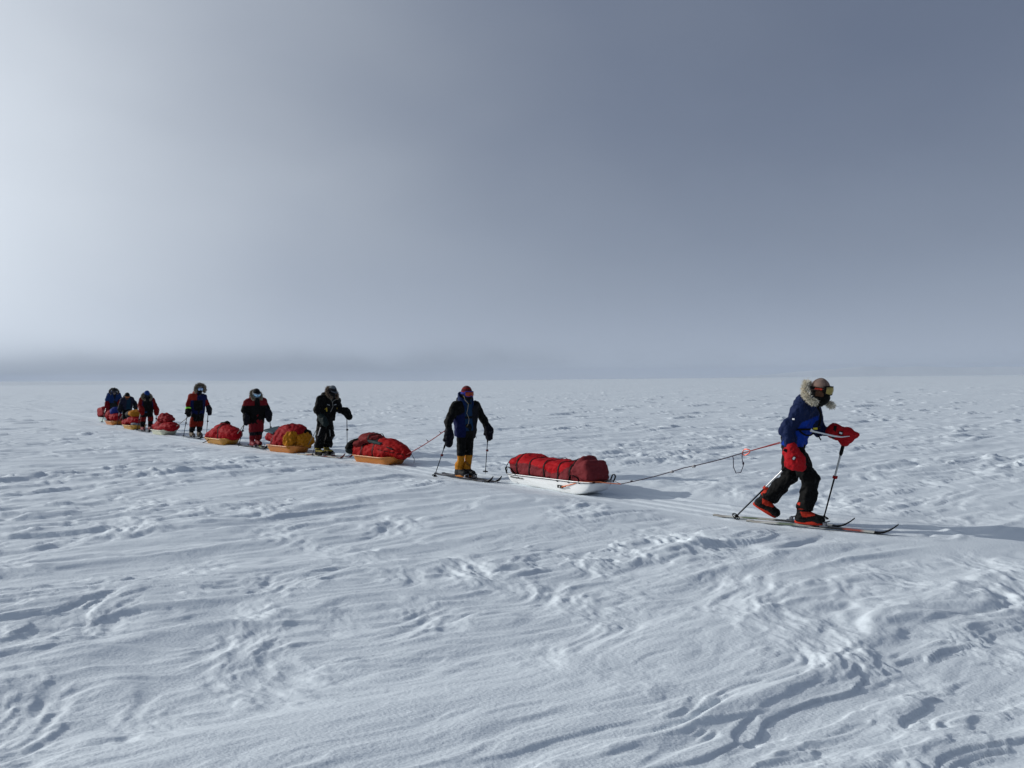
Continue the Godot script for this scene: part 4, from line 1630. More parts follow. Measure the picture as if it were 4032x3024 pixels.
	pose(d, {"head": [0.013, 1.255, 0.16], "hips": [0.0, 0.72, -0.05], "sh": [[-0.155, 1.09, 0.05], [0.175, 1.115, 0.05]], "el": [[-0.235, 0.90, 0.04], [0.30, 0.94, 0.06]], "ha": [[-0.245, 0.76, 0.10], [0.315, 0.83, 0.14]], "kn": [[-0.09, 0.40, 0.05], [0.10, 0.40, 0.05]], "an": [[-0.11, 0.145], [0.10, 0.145]]})
	d.look = Vector3(0.2, -0.6, 0.75)
	d.hem = 0.68
	d.hat = [INK, BLACK, BLACK]
	d.goggles = [BLACK, Color(0.3, 0.10, 0.04), BLACK]
	d.mask = Color(0.06, 0.025, 0.02)
	var d7 := d
	d.jacket_col = func(q: Vector3) -> Color:
		return TEAL * Color(0.8, 0.75, 0.6) if ahead(d7, q) > 0.04 and absf(across(d7, q) + 0.03) < 0.075 and not sleeve(d7, 1, q) and not sleeve(d7, 0, q) else Color(0.012, 0.014, 0.03)
	d.trouser_col = BLACK
	d.boot_col = plain_boot(BLACK, BLACK)
	d.mitt = [{"col": INK, "dir": Vector3(0, -1, 0), "size": 1.2}, {"col": INK, "dir": Vector3(0.1, -0.8, 0.2), "size": 1.2}]
	p = skier(d)
	pole("ski pole in the right hand of the stooping dark navy person", p, d.ha[0] + Vector3(0, 0.04, 0), ground_tip(d, -0.37, -0.01), Color(0.3, 0.3, 0.3), INK, 0.2, 0.05, 1.6)
	pole("ski pole in the left hand of the stooping dark navy person", p, d.ha[1] + Vector3(0, 0.04, 0), ground_tip(d, 0.47, 0.0), INK, INK, 0.2, 0.05, 1.6)
	all.append(d)

	# last: bright blue jacket
	d = {"x": -17.96, "z": 34.0, "heading": [0.65, 0.76], "cell": 0.024, "mid": 0.0}
	d.label = "last person in line, in a bright blue jacket with fur hood and red mitten"
	pose(d, {"head": [0.007, 1.43, 0.08], "hips": [0.0, 0.86], "sh": [[-0.20, 1.255], [0.185, 1.26]], "el": [[-0.29, 1.03], [0.265, 1.05]], "ha": [[-0.275, 0.80, 0.06], [0.235, 0.92, 0.18]], "kn": [[-0.09, 0.46, 0.02], [0.10, 0.46, 0.02]], "an": [[-0.11, 0.145], [0.10, 0.145]]})
	d.look = Vector3(0.2, -0.35, 0.9)
	d.hem = 0.885
	d.bulk = 1.08
	d.leg_r = [0.125, 0.105, 0.10, 0.10]
	d.hat = [INK, BLACK, BLACK]
	d.goggles = [BLACK, Color(0.05, 0.05, 0.06), BLACK]
	d.mask = Color(0.16, 0.14, 0.14)
	var d8 := d
	d.jacket_col = func(q: Vector3) -> Color:
		return INK if ahead(d8, q) > 0.05 and absf(across(d8, q)) < (q.y - 0.98) * 0.25 else Color(0.008, 0.028, 0.11)
	d.trouser_col = Color(0.013, 0.016, 0.018)
	d.boot_col = plain_boot(BLACK, BLACK)
	d.ruff = ring_ruff(d, Vector2(0.17, 0.14), Color(0.06, 0.05, 0.04), Color(0.36, 0.33, 0.28), 800, 0.011, 0.05, 0.07, 2.4)
	d.mitt = [{"col": RED * 0.45, "dir": Vector3(0.1, -1, 0.1), "size": 1.4}, {"col": RED * 0.5, "dir": Vector3(-0.2, -0.6, 0.4), "size": 1.2}]
	p = skier(d)
	pole("ski pole beside the last sled, right hand of the bright blue jacket person", p, d.ha[0] + Vector3(0, 0.04, 0), ground_tip(d, -0.50, -0.02), Color(0.3, 0.3, 0.3), INK, 0.2, 0.05, 1.7)
	pole("ski pole in the left hand of the bright blue jacket person", p, d.ha[1] + Vector3(0, 0.04, 0), ground_tip(d, 0.34, 0.03), Color(0.25, 0.25, 0.25), INK, 0.2, 0.05, 1.7)
	all.append(d)
	return all

func collar(p: Node3D, d: Dictionary, col: Color, r: float, h: float) -> void:
	# high storm collar standing open at the front
	var b := basis_of(d.fwd)
	var base: Vector3 = (d.sh[0] + d.sh[1]) * 0.5 + Vector3(0, 0.03, 0)
	var m := MB.new()
	m.cur = col
	var rings := []
	for k in range(21):
		var a := lerpf(0.55, TAU - 0.55, k / 20.0)
		var ring := PackedVector3Array()
		for q in [[0.0, 0.92], [h * 0.5, 1.05], [h, 1.0], [h, 0.84], [h * 0.5, 0.88], [0.0, 0.78]]:
			var back: float = 0.03 * (1.0 - cos(a)) * q[0] / h
			ring.append(base + b * Vector3(sin(a) * r * q[1], q[0] - 0.05 * (1.0 + cos(a)) + back, cos(a) * r * q[1] * 0.9))
		rings.append(ring)
	m.loft(rings)
	part(p, "collar", m, M.shell)

# ------------------------------------------------------------------ sleds and loads
func white_pulk() -> Node3D:
	var o := thing("pulk", "long white hull sled with lettering and a strapped red and maroon cover", "sled", Vector3(0.695, -0.016, -12.19), deg_to_rad(34.8), "sleds hauled in file")
	# hull: flat runner floor, flared sides, upswept square bow
	var n := 40
	var rings := []
	var rim_l := []
	var rim_r := []
	for k in range(n + 1):
		var t := float(k) / n
		var z := lerpf(-1.0, 1.10, t)
		var bow := clampf((z - 0.62) / 0.48, 0.0, 1.0)
		var stern := clampf((-0.86 - z) / 0.14, 0.0, 1.0)
		var floor_y := 0.19 * (1.0 - sqrt(maxf(0.0, 1.0 - bow * bow))) + 0.03 * stern * stern
		var top := lerpf(0.165, 0.225, t)
		var w := 0.275 * (1.0 - 0.20 * pow(bow, 2.5)) - 0.015 * stern
		var b := w * lerpf(0.78, 0.9, bow)
		var ring := PackedVector3Array()
		for s in [-1, 1]:
			var side := [[w * 1.045, top - 0.004], [w * 1.045, top + 0.006], [w, top + 0.006], [w * 0.985, top - 0.006], [lerpf(b, w, 0.72), lerpf(floor_y, top, 0.62)], [lerpf(b, w, 0.62), lerpf(floor_y, top, 0.52)], [lerpf(b, w, 0.3), lerpf(floor_y, top, 0.26)], [b, floor_y + 0.022], [b * 0.93, floor_y + 0.004], [b * 0.5, floor_y]]
			if s == 1:
				side.reverse()
			for q in side:
				ring.append(Vector3(s * q[0], q[1], z))
		rim_l.append(Vector3(-w * 1.02, top, z))
		rim_r.append(Vector3(w * 1.02, top, z))
		rings.append(ring)
	var m := MB.new()
	m.cur = WHITE
	m.loft(rings, false, false)
	var hull := part(o, "hull", m, M.hull)
	for e in [0, n]:
		m = MB.new()
		m.cur = WHITE
		var rr: PackedVector3Array = rings[e]
		var c := m.vert(Vector3(0, rr[0].y - 0.02, rr[0].z + (0.004 if e == n else -0.004)))
		var ids := []
		for p in rr:
			ids.append(m.vert(p))
		for k in range(ids.size() - 1):
			if e == 0:
				m.tri(c, ids[k + 1], ids[k])
			else:
				m.tri(c, ids[k], ids[k + 1])
		part(hull, "transom", m, M.hull)
	# black edging cord under the flange
	m = MB.new()
	m.cur = BLACK
	var pth := []
	for p in rim_l:
		pth.append(p + Vector3(-0.008, -0.010, 0))
	for k in range(rim_r.size() - 1, -1, -1):
		pth.append(rim_r[k] + Vector3(0.008, -0.010, 0.006 if k == rim_r.size() - 1 else 0.0))
	m.tube(pth, 0.0045, 6)
	part(o, "edge_cord", m, M.plain)
	# lettering on the near flank
	var tm := TextMesh.new()
	var sf := SystemFont.new()
	sf.font_names = PackedStringArray(["Droid Sans"])
	sf.font_weight = 700
	tm.font = sf
	tm.text = "www.acapulka.com"
	tm.font_size = 32
	tm.pixel_size = 0.00125
	tm.depth = 0.002
	var tmi := MeshInstance3D.new()
	tmi.name = "lettering"
	tmi.mesh = tm
	var im := StandardMaterial3D.new()
	im.albedo_color = Color(0.05, 0.05, 0.05)
	im.roughness = 0.6
	tmi.material_override = im
	var up := Vector3(-0.16, 1, 0).normalized()
	tmi.transform = Transform3D(Basis(Vector3(0, 0, 1), up, Vector3(0, 0, 1).cross(up)), Vector3(-0.2695, 0.123, -0.72))
	tmi.scale = Vector3(1.0, 1.0, 1.0)
	o.add_child(tmi)
	# tow bracket
	m = MB.new()
	m.cur = BLACK
	m.box(Transform3D(basis_of(Vector3(-1, 0.12, 0)), Vector3(-0.262, 0.10, 0.44)), Vector3(0.065, 0.022, 0.008))
	var br := part(o, "bracket", m, M.plain)
	m = MB.new()
	m.cur = Color(0.6, 0.6, 0.6)
	m.tube([Vector3(-0.266, 0.10, 0.44), Vector3(-0.276, 0.10, 0.44)], 0.014, 12)
	part(br, "rivet", m, M.metal)
	# cover: long soft cargo bag, high at the bow
	var f := Field.new(Vector3(-0.40, 0.06, -1.14), Vector3(0.40, 0.70, 1.16), 0.0165)
	f.box(Vector3(0, 0.30, -0.10), Basis.IDENTITY, Vector3(0.255, 0.135, 0.88), 0.075, 0.05)
	f.ell(Vector3(0.03, 0.43, -0.68), Basis.IDENTITY, Vector3(0.20, 0.085, 0.27), 0.10)
	f.ell(Vector3(0.02, 0.42, -0.08), Basis.IDENTITY, Vector3(0.22, 0.045, 0.36), 0.08)
	f.ell(Vector3(0.0, 0.42, 0.42), Basis.IDENTITY, Vector3(0.21, 0.04, 0.24), 0.08)
	f.box(Vector3(0, 0.345, 0.87), Basis(Vector3.RIGHT, -0.30), Vector3(0.225, 0.16, 0.18), 0.07, 0.05)
	f.ell(Vector3(0.03, 0.50, 0.73), Basis(Vector3.RIGHT, -0.6), Vector3(0.18, 0.075, 0.12), 0.07)
	f.ell(Vector3(-0.06, 0.36, -0.97), Basis.IDENTITY, Vector3(0.19, 0.08, 0.09), 0.06)
	var at_z := [-0.74, -0.38, 0.02, 0.38, 0.66]
	for st in at_z:
		for z in f.nz:
			var dz: float = f.o.z + z * f.c - st
			var pinch := 0.011 * exp(-dz * dz / 0.0012)
			if pinch > 0.001:
				for q in range(z * f.nx * f.ny, (z + 1) * f.nx * f.ny):
					f.d[q] += pinch
	var mb := f.build(func(q: Vector3) -> Color:
		# bright top flap over darker sides; the bow hood is all dark
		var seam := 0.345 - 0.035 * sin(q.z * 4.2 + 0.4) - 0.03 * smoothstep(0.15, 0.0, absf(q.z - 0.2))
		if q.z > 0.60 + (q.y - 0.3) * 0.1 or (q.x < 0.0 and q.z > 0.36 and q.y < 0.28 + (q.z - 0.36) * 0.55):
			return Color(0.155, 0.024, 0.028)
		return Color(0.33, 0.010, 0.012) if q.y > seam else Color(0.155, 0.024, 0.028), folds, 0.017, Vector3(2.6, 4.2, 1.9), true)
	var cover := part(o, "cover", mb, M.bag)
	for st in at_z:
		var hull_pts := []
		for k in range(25):
			var a := lerpf(-0.12 * PI, 1.12 * PI, k / 24.0)
			var dirv := Vector2(cos(a), sin(a))
			var best := 0.1
			for q in mb.v:
				if absf(q.z - st) < 0.02:
					var w := Vector2(q.x, q.y - 0.24)
					var al := w.dot(dirv)
					if al > best and absf(w.cross(dirv)) < al * 0.12 + 0.008:
						best = al
			hull_pts.append(Vector3(dirv.x * (best + 0.003), 0.24 + dirv.y * (best + 0.003), st))
		var ends: float = 0.19
		hull_pts.push_front(Vector3(0.285, ends, st))
		hull_pts.append(Vector3(-0.285, ends, st))
		part(cover, "strap", ribbon(hull_pts, Vector3(0, 0, 1), 0.013, 0.005, Vector3(0, 0.24, st), BLACK), M.plain)
	# grab loops at bow and stern
	for q in [[Vector3(-0.285, 0.17, -0.98), Vector3(-0.32, 0.27, -0.97), Vector3(-0.30, 0.28, -0.90), Vector3(-0.285, 0.21, -0.78), Vector3(-0.285, 0.16, -0.72)], [Vector3(-0.275, 0.19, 0.66), Vector3(-0.27, 0.29, 0.70), Vector3(-0.265, 0.30, 0.78), Vector3(-0.262, 0.26, 0.88), Vector3(-0.262, 0.19, 0.90)], [Vector3(0.19, 0.2, 1.09), Vector3(0.205, 0.30, 1.12), Vector3(0.225, 0.315, 1.14), Vector3(0.24, 0.28, 1.15), Vector3(0.235, 0.2, 1.11)]]:
		part(o, "grab_loop", ribbon(q, Vector3(1, 0, 0.2), 0.012, 0.005, Vector3(0, 0.1, q[2].z), BLACK), M.plain)
	# dangling stern cord
	m = MB.new()
	m.cur = BLACK
	m.tube([Vector3(-0.19, 0.36, -1.06), Vector3(-0.22, 0.28, -1.09), Vector3(-0.215, 0.22, -1.08), Vector3(-0.23, 0.16, -1.09)], 0.007, 6)
	part(o, "cord_end", m, M.plain)
	# rim cleats
	for z in [0.98, 1.05]:
		m = MB.new()
		m.cur = BLACK
		m.box(Transform3D(Basis.IDENTITY, Vector3(0.02 if z > 1.0 else -0.16, 0.222, 1.112)), Vector3(0.02, 0.012, 0.010))
		part(o, "cleat", m, M.plain)
	return o

func tub_sled(label: String, x: float, z: float, deg: float, L: float, W: float, H: float, col: Color, lip: Color) -> Node3D:
	var o := thing("pulk", label, "sled", Vector3(x, -0.024, -z), deg_to_rad(deg), "sleds hauled in file")
	tub(o, L, W, H, col, lip)
	return o

func legs_cord(o: Node3D, pts: Array, r := 0.006, col := BLACK, called := "cord_end") -> void:
	var m := MB.new()
	m.cur = col
	m.tube(pts, r, 6)
	part(o, called, m, M.plain)

func make_sleds() -> Array:
	var all := [white_pulk()]
	var I := Basis.IDENTITY
	var R := func(ax: Vector3, a: float) -> Basis: return Basis(ax.normalized(), a)
	# --- second sled: orange tub, pointed red duffel, quilted maroon pack, mats
	var o := tub_sled("orange tub sled under a long red duffel, towed by the yellow gaiter person", -2.83, 16.15, 46.0, 1.38, 0.56, 0.17, ORANGE, ORANGE * 0.95)
	all.append(o)
	var b := bag("duffel_bag", "long red duffel with pointed front lashed on orange sled", "duffel bag", o, Vector3(-0.45, 0.05, -0.95), Vector3(0.45, 0.72, 1.15), 0.021, [["box", Vector3(0, 0.26, -0.15), I, Vector3(0.25, 0.15, 0.62), 0.11], ["ell", Vector3(0, 0.34, 0.35), R.call(Vector3.RIGHT, 0.13), Vector3(0.24, 0.21, 0.62), 0.08], ["cap", Vector3(0, 0.31, 0.7), Vector3(0.0, 0.27, 0.92), 0.14, 0.08]], func(q: Vector3) -> Color: return RED if absf(q.y - 0.3 + 0.12 * (q.z - 0.6)) > 0.008 or q.z < 0.2 else BLACK, 0.05, Vector3(6.5, 6.5, 5), [-0.35, 0.05])
	legs_cord(b, [Vector3(0.1, 0.2, 0.83), Vector3(0.12, 0.1, 0.9), Vector3(0.11, 0.03, 0.89)], 0.005)
	legs_cord(b, [Vector3(-0.1, 0.25, 0.80), Vector3(-0.12, 0.17, 0.85), Vector3(-0.11, 0.10, 0.85)], 0.005)
	var lb := MB.new()
	lb.cur = BLACK
	lb.box(Transform3D(R.call(Vector3.RIGHT, 0.2), Vector3(-0.205, 0.33, 0.50)), Vector3(0.02, 0.012, 0.10))
	part(b, "label_patch", lb, M.plain)
	bag("quilted_pack", "quilted maroon pack lying on top of the long red duffel", "pack", o, Vector3(-0.4, 0.32, -0.85), Vector3(0.4, 0.80, 0.25), 0.021, [["ell", Vector3(0.0, 0.525, -0.30), R.call(Vector3.RIGHT, 0.05), Vector3(0.23, 0.125, 0.38), 0.05], ["ell", Vector3(-0.1, 0.42, -0.55), I, Vector3(0.2, 0.10, 0.2), 0.05]], func(q: Vector3) -> Color: return Color(0.16, 0.02, 0.02) if sin(q.z * 30.0) * sin(q.x * 26.0) > -0.75 else Color(0.08, 0.01, 0.01), 0.045, Vector3(8, 8, 8), [-0.16])
	bag("dark_jacket", "black jacket with dangling straps bundled at the back of the orange sled", "jacket", o, Vector3(-0.4, 0.15, -1.05), Vector3(0.35, 0.62, -0.35), 0.021, [["ell", Vector3(-0.06, 0.43, -0.72), R.call(Vector3.RIGHT, -0.3), Vector3(0.25, 0.07, 0.30), 0.05], ["ell", Vector3(-0.18, 0.31, -0.82), R.call(Vector3.RIGHT, 0.5), Vector3(0.14, 0.16, 0.11), 0.05]], func(q: Vector3) -> Color: return Color(0.012, 0.016, 0.018) if q.y < 0.30 else BLACK, 0.05, Vector3(8, 8, 8))
	bag("folded_mat", "dark green folded mat between red duffel and maroon pack", "mat", o, Vector3(-0.35, 0.36, -0.35), Vector3(0.35, 0.62, 0.40), 0.021, [["box", Vector3(0, 0.475, 0.08), R.call(Vector3.RIGHT, 0.10), Vector3(0.24, 0.03, 0.24), 0.02]], Color(0.035, 0.05, 0.05), 0.012, Vector3(6, 6, 6))
	# --- third sled: big red load with yellow sacks in front
	o = tub_sled("orange tub sled with yellow sacks in its front, towed by the person all in black", -5.62, 18.98, 47.0, 1.32, 0.58, 0.18, ORANGE, ORANGE * 0.95)
	all.append(o)
	bag("duffel_bag", "bulging red sleeping bag load heaped behind the yellow sacks", "duffel bag", o, Vector3(-0.5, 0.06, -1.05), Vector3(0.5, 0.85, 0.78), 0.023, [["ell", Vector3(0, 0.36, -0.02), I, Vector3(0.33, 0.28, 0.56), 0.08], ["ell", Vector3(0.05, 0.52, 0.12), I, Vector3(0.29, 0.20, 0.46), 0.08], ["cap", Vector3(-0.05, 0.37, -0.5), Vector3(-0.05, 0.37, -0.85), 0.15, 0.12], ["box", Vector3(0, 0.2, -0.1), I, Vector3(0.25, 0.1, 0.5), 0.08]], Color(0.23, 0.009, 0.013), 0.07, Vector3(6, 6, 6.5), [-0.38])
	bag("stuff_sack", "large yellow stuff sack in the front of the orange sled, nearest the rim", "sack", o, Vector3(-0.48, 0.1, 0.05), Vector3(0.15, 0.66, 0.75), 0.021, [["ell", Vector3(-0.19, 0.30, 0.36), R.call(Vector3.UP, 0.4), Vector3(0.17, 0.22, 0.17), 0.06], ["ell", Vector3(-0.14, 0.47, 0.40), I, Vector3(0.11, 0.11, 0.12), 0.06]], YELLOW, 0.11, Vector3(9, 6, 9))
	bag("stuff_sack", "round yellow stuff sack beside the tied yellow sack at the sled bow", "sack", o, Vector3(-0.2, 0.1, 0.2), Vector3(0.48, 0.62, 0.95), 0.021, [["ell", Vector3(0.10, 0.31, 0.53), R.call(Vector3.UP, 0.2), Vector3(0.235, 0.21, 0.19), 0.06]], YELLOW, 0.11, Vector3(8, 6, 8))
	bag("black_cover", "black flap draped behind the round yellow sack", "cover", o, Vector3(-0.35, 0.2, 0.0), Vector3(0.5, 0.72, 0.85), 0.023, [["ell", Vector3(0.13, 0.40, 0.42), R.call(Vector3.RIGHT, 0.6), Vector3(0.25, 0.22, 0.13), 0.05]], BLACK, 0.04, Vector3(6, 6, 6))
	bag("folded_mat", "slate green foam mat sticking out over the red sleeping bag load", "mat", o, Vector3(-0.45, 0.4, -0.95), Vector3(0.35, 0.75, -0.15), 0.021, [["box", Vector3(-0.08, 0.545, -0.52), R.call(Vector3(0.6, 0, 0.9), 0.22), Vector3(0.22, 0.025, 0.24), 0.018]], Color(0.055, 0.085, 0.10), 0.012, Vector3(5, 5, 5))
	# --- fourth sled: yellow tub, red duffel
	o = tub_sled("yellow tub sled with a narrow strap trailing from its red duffel", -8.35, 21.75, 45.0, 1.30, 0.56, 0.17, Color(0.46, 0.22, 0.026), Color(0.60, 0.28, 0.03))
	all.append(o)
	b = bag("duffel_bag", "red duffel in three puffed bulges on the yellow sled", "duffel bag", o, Vector3(-0.45, 0.06, -1.25), Vector3(0.45, 0.70, 1.15), 0.024, [["ell", Vector3(0, 0.35, 0.42), R.call(Vector3.RIGHT, 0.12), Vector3(0.26, 0.20, 0.60), 0.06], ["ell", Vector3(0, 0.36, -0.08), R.call(Vector3.RIGHT, -0.35), Vector3(0.27, 0.22, 0.40), 0.05], ["ell", Vector3(0, 0.26, -0.55), R.call(Vector3.RIGHT, -0.35), Vector3(0.24, 0.16, 0.50), 0.05], ["cap", Vector3(0, 0.33, 0.75), Vector3(0, 0.32, 0.92), 0.14, 0.10], ["box", Vector3(0, 0.2, 0.1), I, Vector3(0.23, 0.1, 0.5), 0.07]], func(q: Vector3) -> Color: return RED * 0.92 if q.y > 0.2 or q.z > 0.0 else MAROON, 0.05, Vector3(6, 6, 6), [0.18])
	legs_cord(b, [Vector3(-0.2, 0.12, -0.25), Vector3(-0.32, 0.02, -0.36), Vector3(-0.42, -0.05, -0.48)], 0.012, BLACK, "strap_end")
	bag("dark_jacket", "crumpled black garment on top of the three bulge red duffel", "jacket", o, Vector3(-0.25, 0.35, -0.75), Vector3(0.45, 0.72, 0.2), 0.024, [["ell", Vector3(0.1, 0.50, -0.22), R.call(Vector3.RIGHT, -0.35), Vector3(0.17, 0.07, 0.36), 0.05], ["ell", Vector3(0.1, 0.565, -0.18), I, Vector3(0.10, 0.06, 0.10), 0.05]], BLACK, 0.06, Vector3(9, 9, 9))
	# --- fifth sled: cream tub
	o = tub_sled("cream tub sled with a crumpled maroon sack on its red load", -11.95, 25.9, 43.0, 1.20, 0.56, 0.17, Color(0.55, 0.55, 0.42), Color(0.5, 0.5, 0.4))
	all.append(o)
	bag("duffel_bag", "red duffel with long low tail on the cream sled", "duffel bag", o, Vector3(-0.45, 0.06, -1.2), Vector3(0.45, 0.60, 1.15), 0.026, [["ell", Vector3(0, 0.30, 0.45), I, Vector3(0.27, 0.17, 0.60), 0.06], ["cap", Vector3(0, 0.36, -0.2), Vector3(0, 0.24, -0.85), 0.19, 0.14], ["box", Vector3(0, 0.18, 0.0), I, Vector3(0.22, 0.1, 0.48), 0.07]], RED * 0.85, 0.05, Vector3(6, 6, 6), [0.12])
	bag("stuff_sack", "crumpled maroon sack perched on the low tailed red duffel", "sack", o, Vector3(-0.4, 0.36, -0.45), Vector3(0.4, 0.92, 0.75), 0.026, [["ell", Vector3(0, 0.60, 0.05), I, Vector3(0.22, 0.14, 0.34), 0.06], ["ell", Vector3(0.02, 0.53, 0.38), I, Vector3(0.17, 0.10, 0.20), 0.06], ["ell", Vector3(-0.05, 0.5, 0.1), I, Vector3(0.22, 0.08, 0.25), 0.05]], Color(0.22, 0.012, 0.016), 0.09, Vector3(7, 7, 7))
	# --- sixth sled: yellow tub, red load, black and yellow top, grey pad
	o = tub_sled("yellow tub sled with a grey pad in front of its red, black and yellow load", -14.55, 29.05, 43.0, 1.20, 0.58, 0.17, Color(0.48, 0.25, 0.03), Color(0.6, 0.3, 0.04))
	all.append(o)
	bag("duffel_bag", "red duffel under black and yellow covers on the yellow sled", "duffel bag", o, Vector3(-0.5, 0.06, -1.1), Vector3(0.5, 0.66, 0.85), 0.028, [["ell", Vector3(0, 0.36, 0.1), I, Vector3(0.29, 0.20, 0.60), 0.06], ["ell", Vector3(-0.08, 0.25, -0.55), I, Vector3(0.22, 0.16, 0.36), 0.06]], RED * 0.85, 0.06, Vector3(6, 6, 6))
	bag("black_cover", "black cover heaped over the load with the grey pad", "cover", o, Vector3(-0.5, 0.3, -0.75), Vector3(0.5, 0.90, 0.55), 0.028, [["ell", Vector3(0, 0.58, -0.15), I, Vector3(0.29, 0.17, 0.42), 0.06]], Color(0.02, 0.02, 0.022), 0.05, Vector3(6, 6, 6))
	bag("stuff_sack", "yellow sack lying over the black cover", "sack", o, Vector3(-0.5, 0.4, -0.25), Vector3(0.45, 0.92, 0.75), 0.028, [["ell", Vector3(-0.03, 0.62, 0.20), R.call(Vector3.RIGHT, 0.25), Vector3(0.26, 0.13, 0.28), 0.06]], YELLOW * 0.9, 0.06, Vector3(7, 7, 7))
	bag("foam_pad", "grey pad in the front of the yellow sled", "pad", o, Vector3(-0.35, 0.1, 0.15), Vector3(0.35, 0.42, 0.75), 0.024, [["ell", Vector3(-0.02, 0.23, 0.42), I, Vector3(0.24, 0.09, 0.22), 0.05]], Color(0.17, 0.19, 0.21), 0.03, Vector3(6, 6, 6))
	# --- seventh sled: orange tub with blue sack
	o = tub_sled("orange tub sled carrying a dark blue sack on a red load", -17.05, 32.35, 42.0, 1.15, 0.55, 0.17, ORANGE, ORANGE)
	all.append(o)
	bag("duffel_bag", "red duffel beneath the dark blue sack", "duffel bag", o, Vector3(-0.5, 0.06, -0.95), Vector3(0.5, 0.75, 0.95), 0.03, [["ell", Vector3(0, 0.34, 0.25), I, Vector3(0.27, 0.19, 0.50), 0.06], ["ell", Vector3(-0.05, 0.40, -0.35), I, Vector3(0.25, 0.24, 0.36), 0.06]], RED * 0.85, 0.06, Vector3(6, 6, 6))
	bag("stuff_sack", "dark blue sack on top of the red duffel", "sack", o, Vector3(-0.45, 0.38, -0.35), Vector3(0.45, 0.92, 0.65), 0.028, [["ell", Vector3(0, 0.59, 0.12), I, Vector3(0.24, 0.19, 0.28), 0.06]], Color(0.016, 0.03, 0.16), 0.05, Vector3(6, 6, 6))
	# --- last sled
	o = tub_sled("pale green white sled at the end of the line under a boxy dull red bag", -18.95, 35.3, 42.0, 1.25, 0.56, 0.20, Color(0.50, 0.58, 0.54), Color(0.4, 0.46, 0.43))
	all.append(o)
	bag("duffel_bag", "boxy dull red bag on the pale last sled", "duffel bag", o, Vector3(-0.5, 0.08, -1.15), Vector3(0.5, 0.85, 0.7), 0.028, [["box", Vector3(0, 0.46, -0.35), R.call(Vector3.RIGHT, -0.12), Vector3(0.27, 0.22, 0.52), 0.10]], Color(0.22, 0.018, 0.022), 0.05, Vector3(6, 6, 6))
	return all

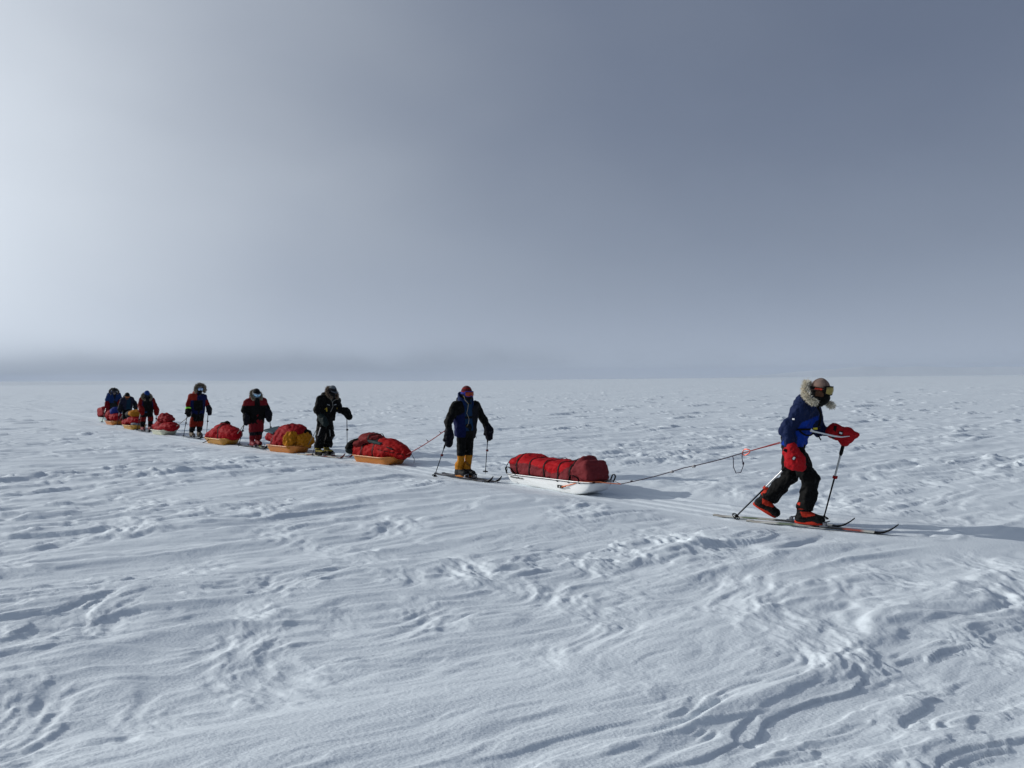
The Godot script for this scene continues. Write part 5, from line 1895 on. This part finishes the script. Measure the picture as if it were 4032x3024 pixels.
func make_ropes(lead: Dictionary, others: Array, sleds: Array) -> void:
	# lead trace: waist loops, carabiner, spare loop, knots, orange bridle
	var p: Transform3D = (lead.node as Node3D).transform
	var s: Transform3D = (sleds[0] as Node3D).transform
	var waist := p * Vector3(-0.31, 0.975, -0.08)
	var waist2 := p * Vector3(-0.30, 0.96, -0.16)
	var bow := s * Vector3(0.10, 0.215, 1.42)
	var biner := waist.lerp(bow, 0.19) + Vector3(0, -0.012, 0)
	var o := rope("dark trace rope with knots from the blue anorak person to the white sled", [biner, biner.lerp(bow, 0.45), bow], 0.0065, Color(0.035, 0.022, 0.035))
	var m := MB.new()
	m.cur = Color(0.25, 0.03, 0.03)
	m.tube([waist - biner, Vector3.ZERO], 0.005, 6)
	m.tube([waist2 - biner, Vector3.ZERO], 0.005, 6)
	part(o, "waist_loop", m, M.plain)
	m = MB.new()
	m.cur = Color(0.55, 0.10, 0.06)
	var along := (bow - biner).normalized()
	var ring := []
	for k in range(19):
		var a := TAU * k / 18.0
		ring.append(along * (cos(a) * 0.058 - 0.03) + Vector3(0, 1, 0) * sin(a) * (0.035 + 0.008 * cos(a)))
	m.tube(ring, 0.006, 7)
	part(o, "carabiner", m, M.metal)
	m = MB.new()
	m.cur = Color(0.03, 0.022, 0.04)
	m.tube([along * 0.03, along * 0.035 + Vector3(0, -0.06, 0), along * 0.02 + Vector3(0, -0.16, 0.01), along * 0.06 + Vector3(0, -0.235, 0.01), along * 0.13 + Vector3(0, -0.23, 0), along * 0.17 + Vector3(0, -0.15, 0), along * 0.17 + Vector3(0, -0.05, 0), along * 0.18], 0.0055, 6)
	m.ball(along * 0.02 + Vector3(0, -0.13, 0.01), Vector3(0.013, 0.02, 0.013), Basis.IDENTITY, 6)
	part(o, "spare_loop", m, M.plain)
	for t in [0.335, 0.51]:
		m = MB.new()
		m.cur = Color(0.30, 0.29, 0.29)
		var c: Vector3 = (bow - biner) * (t + 0.03) - Vector3(0, 0.012, 0)
		m.ball(c, Vector3(0.024, 0.02, 0.02), basis_of(along), 6)
		m.ball(c + along * 0.03, Vector3(0.012, 0.016, 0.014), basis_of(along), 6)
		part(o, "knot", m, M.plain)
	m = MB.new()
	m.cur = Color(0.03, 0.02, 0.03)
	m.ball((bow - biner) * 0.90, Vector3(0.014, 0.014, 0.026), basis_of(along), 6)
	part(o, "knot", m, M.plain)
	var oc := Color(0.70, 0.20, 0.09)
	var bridle := rope("orange bridle cord from the flank of the white sled to its trace", [bow, s * Vector3(-0.10, 0.235, 1.16), s * Vector3(-0.262, 0.225, 0.92), s * Vector3(-0.285, 0.12, 0.55), s * Vector3(-0.278, 0.10, 0.50)], 0.007, oc)
	m = MB.new()
	m.cur = Color(0.16, 0.12, 0.10)
	m.tube([Vector3.ZERO, s * Vector3(0.25, 0.21, 1.13) - bow], 0.005, 6)
	part(bridle, "far_leg", m, M.plain)
	m = MB.new()
	m.cur = oc
	for q in [[0.285, 0.115, 0.535], [0.288, 0.118, 0.57], [0.29, 0.125, 0.60]]:
		m.ball(s * Vector3(-q[0], q[1], q[2]) - bow, Vector3(0.014, 0.011, 0.016), Basis.IDENTITY, 5)
	part(bridle, "knot", m, M.plain)
	# the others: one trace each
	var from := [[-0.24, 0.93, -0.05], [-0.11, 0.74, -0.12], [-0.19, 0.70, -0.1], [-0.06, 0.78, -0.12], [-0.1, 0.72, -0.12], [-0.05, 0.72, -0.12], [-0.05, 0.8, -0.12]]
	var to := [[0.0, 0.19, 0.74], [0.1, 0.22, 0.70], [0.0, 0.2, 0.68], [0.0, 0.2, 0.64], [0.0, 0.2, 0.62], [0.0, 0.2, 0.6], [0.0, 0.2, 0.62]]
	var who := ["the yellow gaiter person to the long red duffel sled", "the person all in black to the yellow sack sled", "the red shouldered person to the three bulge duffel sled", "the red and blue jacket person to the cream sled", "the blue hat person to the grey pad sled", "the stooping person to the blue sack sled", "the bright blue jacket person to the pale last sled"]
	for k in others.size():
		var a: Vector3 = (others[k].node as Node3D).transform * Vector3(from[k][0], from[k][1], from[k][2])
		var b2: Vector3 = (sleds[k + 1] as Node3D).transform * Vector3(to[k][0], to[k][1], to[k][2])
		var col := Color(0.22, 0.03, 0.03) if k == 0 else Color(0.16, 0.15, 0.13)
		var r := rope("thin tow rope from " + who[k], [a, b2], 0.0085 if k < 2 else 0.011, col)
		if k == 0:
			for t in [0.06, 0.2, 0.45]:
				m = MB.new()
				m.cur = Color(0.10, 0.02, 0.02)
				var c: Vector3 = (b2 - a) * t
				m.ball(c, Vector3(0.014, 0.012, 0.012), Basis.IDENTITY, 5)
				m.tube([c, c + Vector3(-0.03, 0.03, 0.0)], 0.004, 5)
				part(r, "knot", m, M.plain)


func _ready() -> void:
	rng.seed = 77
	# camera, sky, sun
	var cam := Camera3D.new()
	cam.name = "camera"
	cam.fov = 54.0
	cam.far = 30000.0
	cam.near = 0.05
	cam.position = Vector3(0, EYE, 0)
	cam.rotation = Vector3(deg_to_rad(-0.33), 0, deg_to_rad(-0.57))
	add_child(cam)
	cam.current = true
	var we := WorldEnvironment.new()
	we.name = "world_environment"
	we.environment = make_sky()
	add_child(we)
	we.environment.fog_enabled = true
	we.environment.fog_density = 0.00009
	we.environment.fog_light_color = Color(0.86, 0.92, 1.0)
	var sun := DirectionalLight3D.new()
	sun.name = "sun"
	sun.light_energy = 0.98
	sun.light_color = Color(1.0, 0.985, 0.96)
	sun.light_angular_distance = 0.6
	sun.shadow_enabled = true
	var a := deg_to_rad(SUN_AZ)
	var e := deg_to_rad(SUN_EL)
	sun.position = Vector3(0, 30, 0)
	add_child(sun)
	sun.look_at_from_position(Vector3(0, 30, 0), Vector3(0, 30, 0) - Vector3(sin(a) * cos(e), sin(e), -cos(a) * cos(e)), Vector3.UP)
	# the place
	make_materials()
	setup_noise()
	make_snow()
	make_hills()
	# the party
	var lead := make_lead()
	var others := make_others()
	var sleds := make_sleds()
	make_ropes(lead, others, sleds)
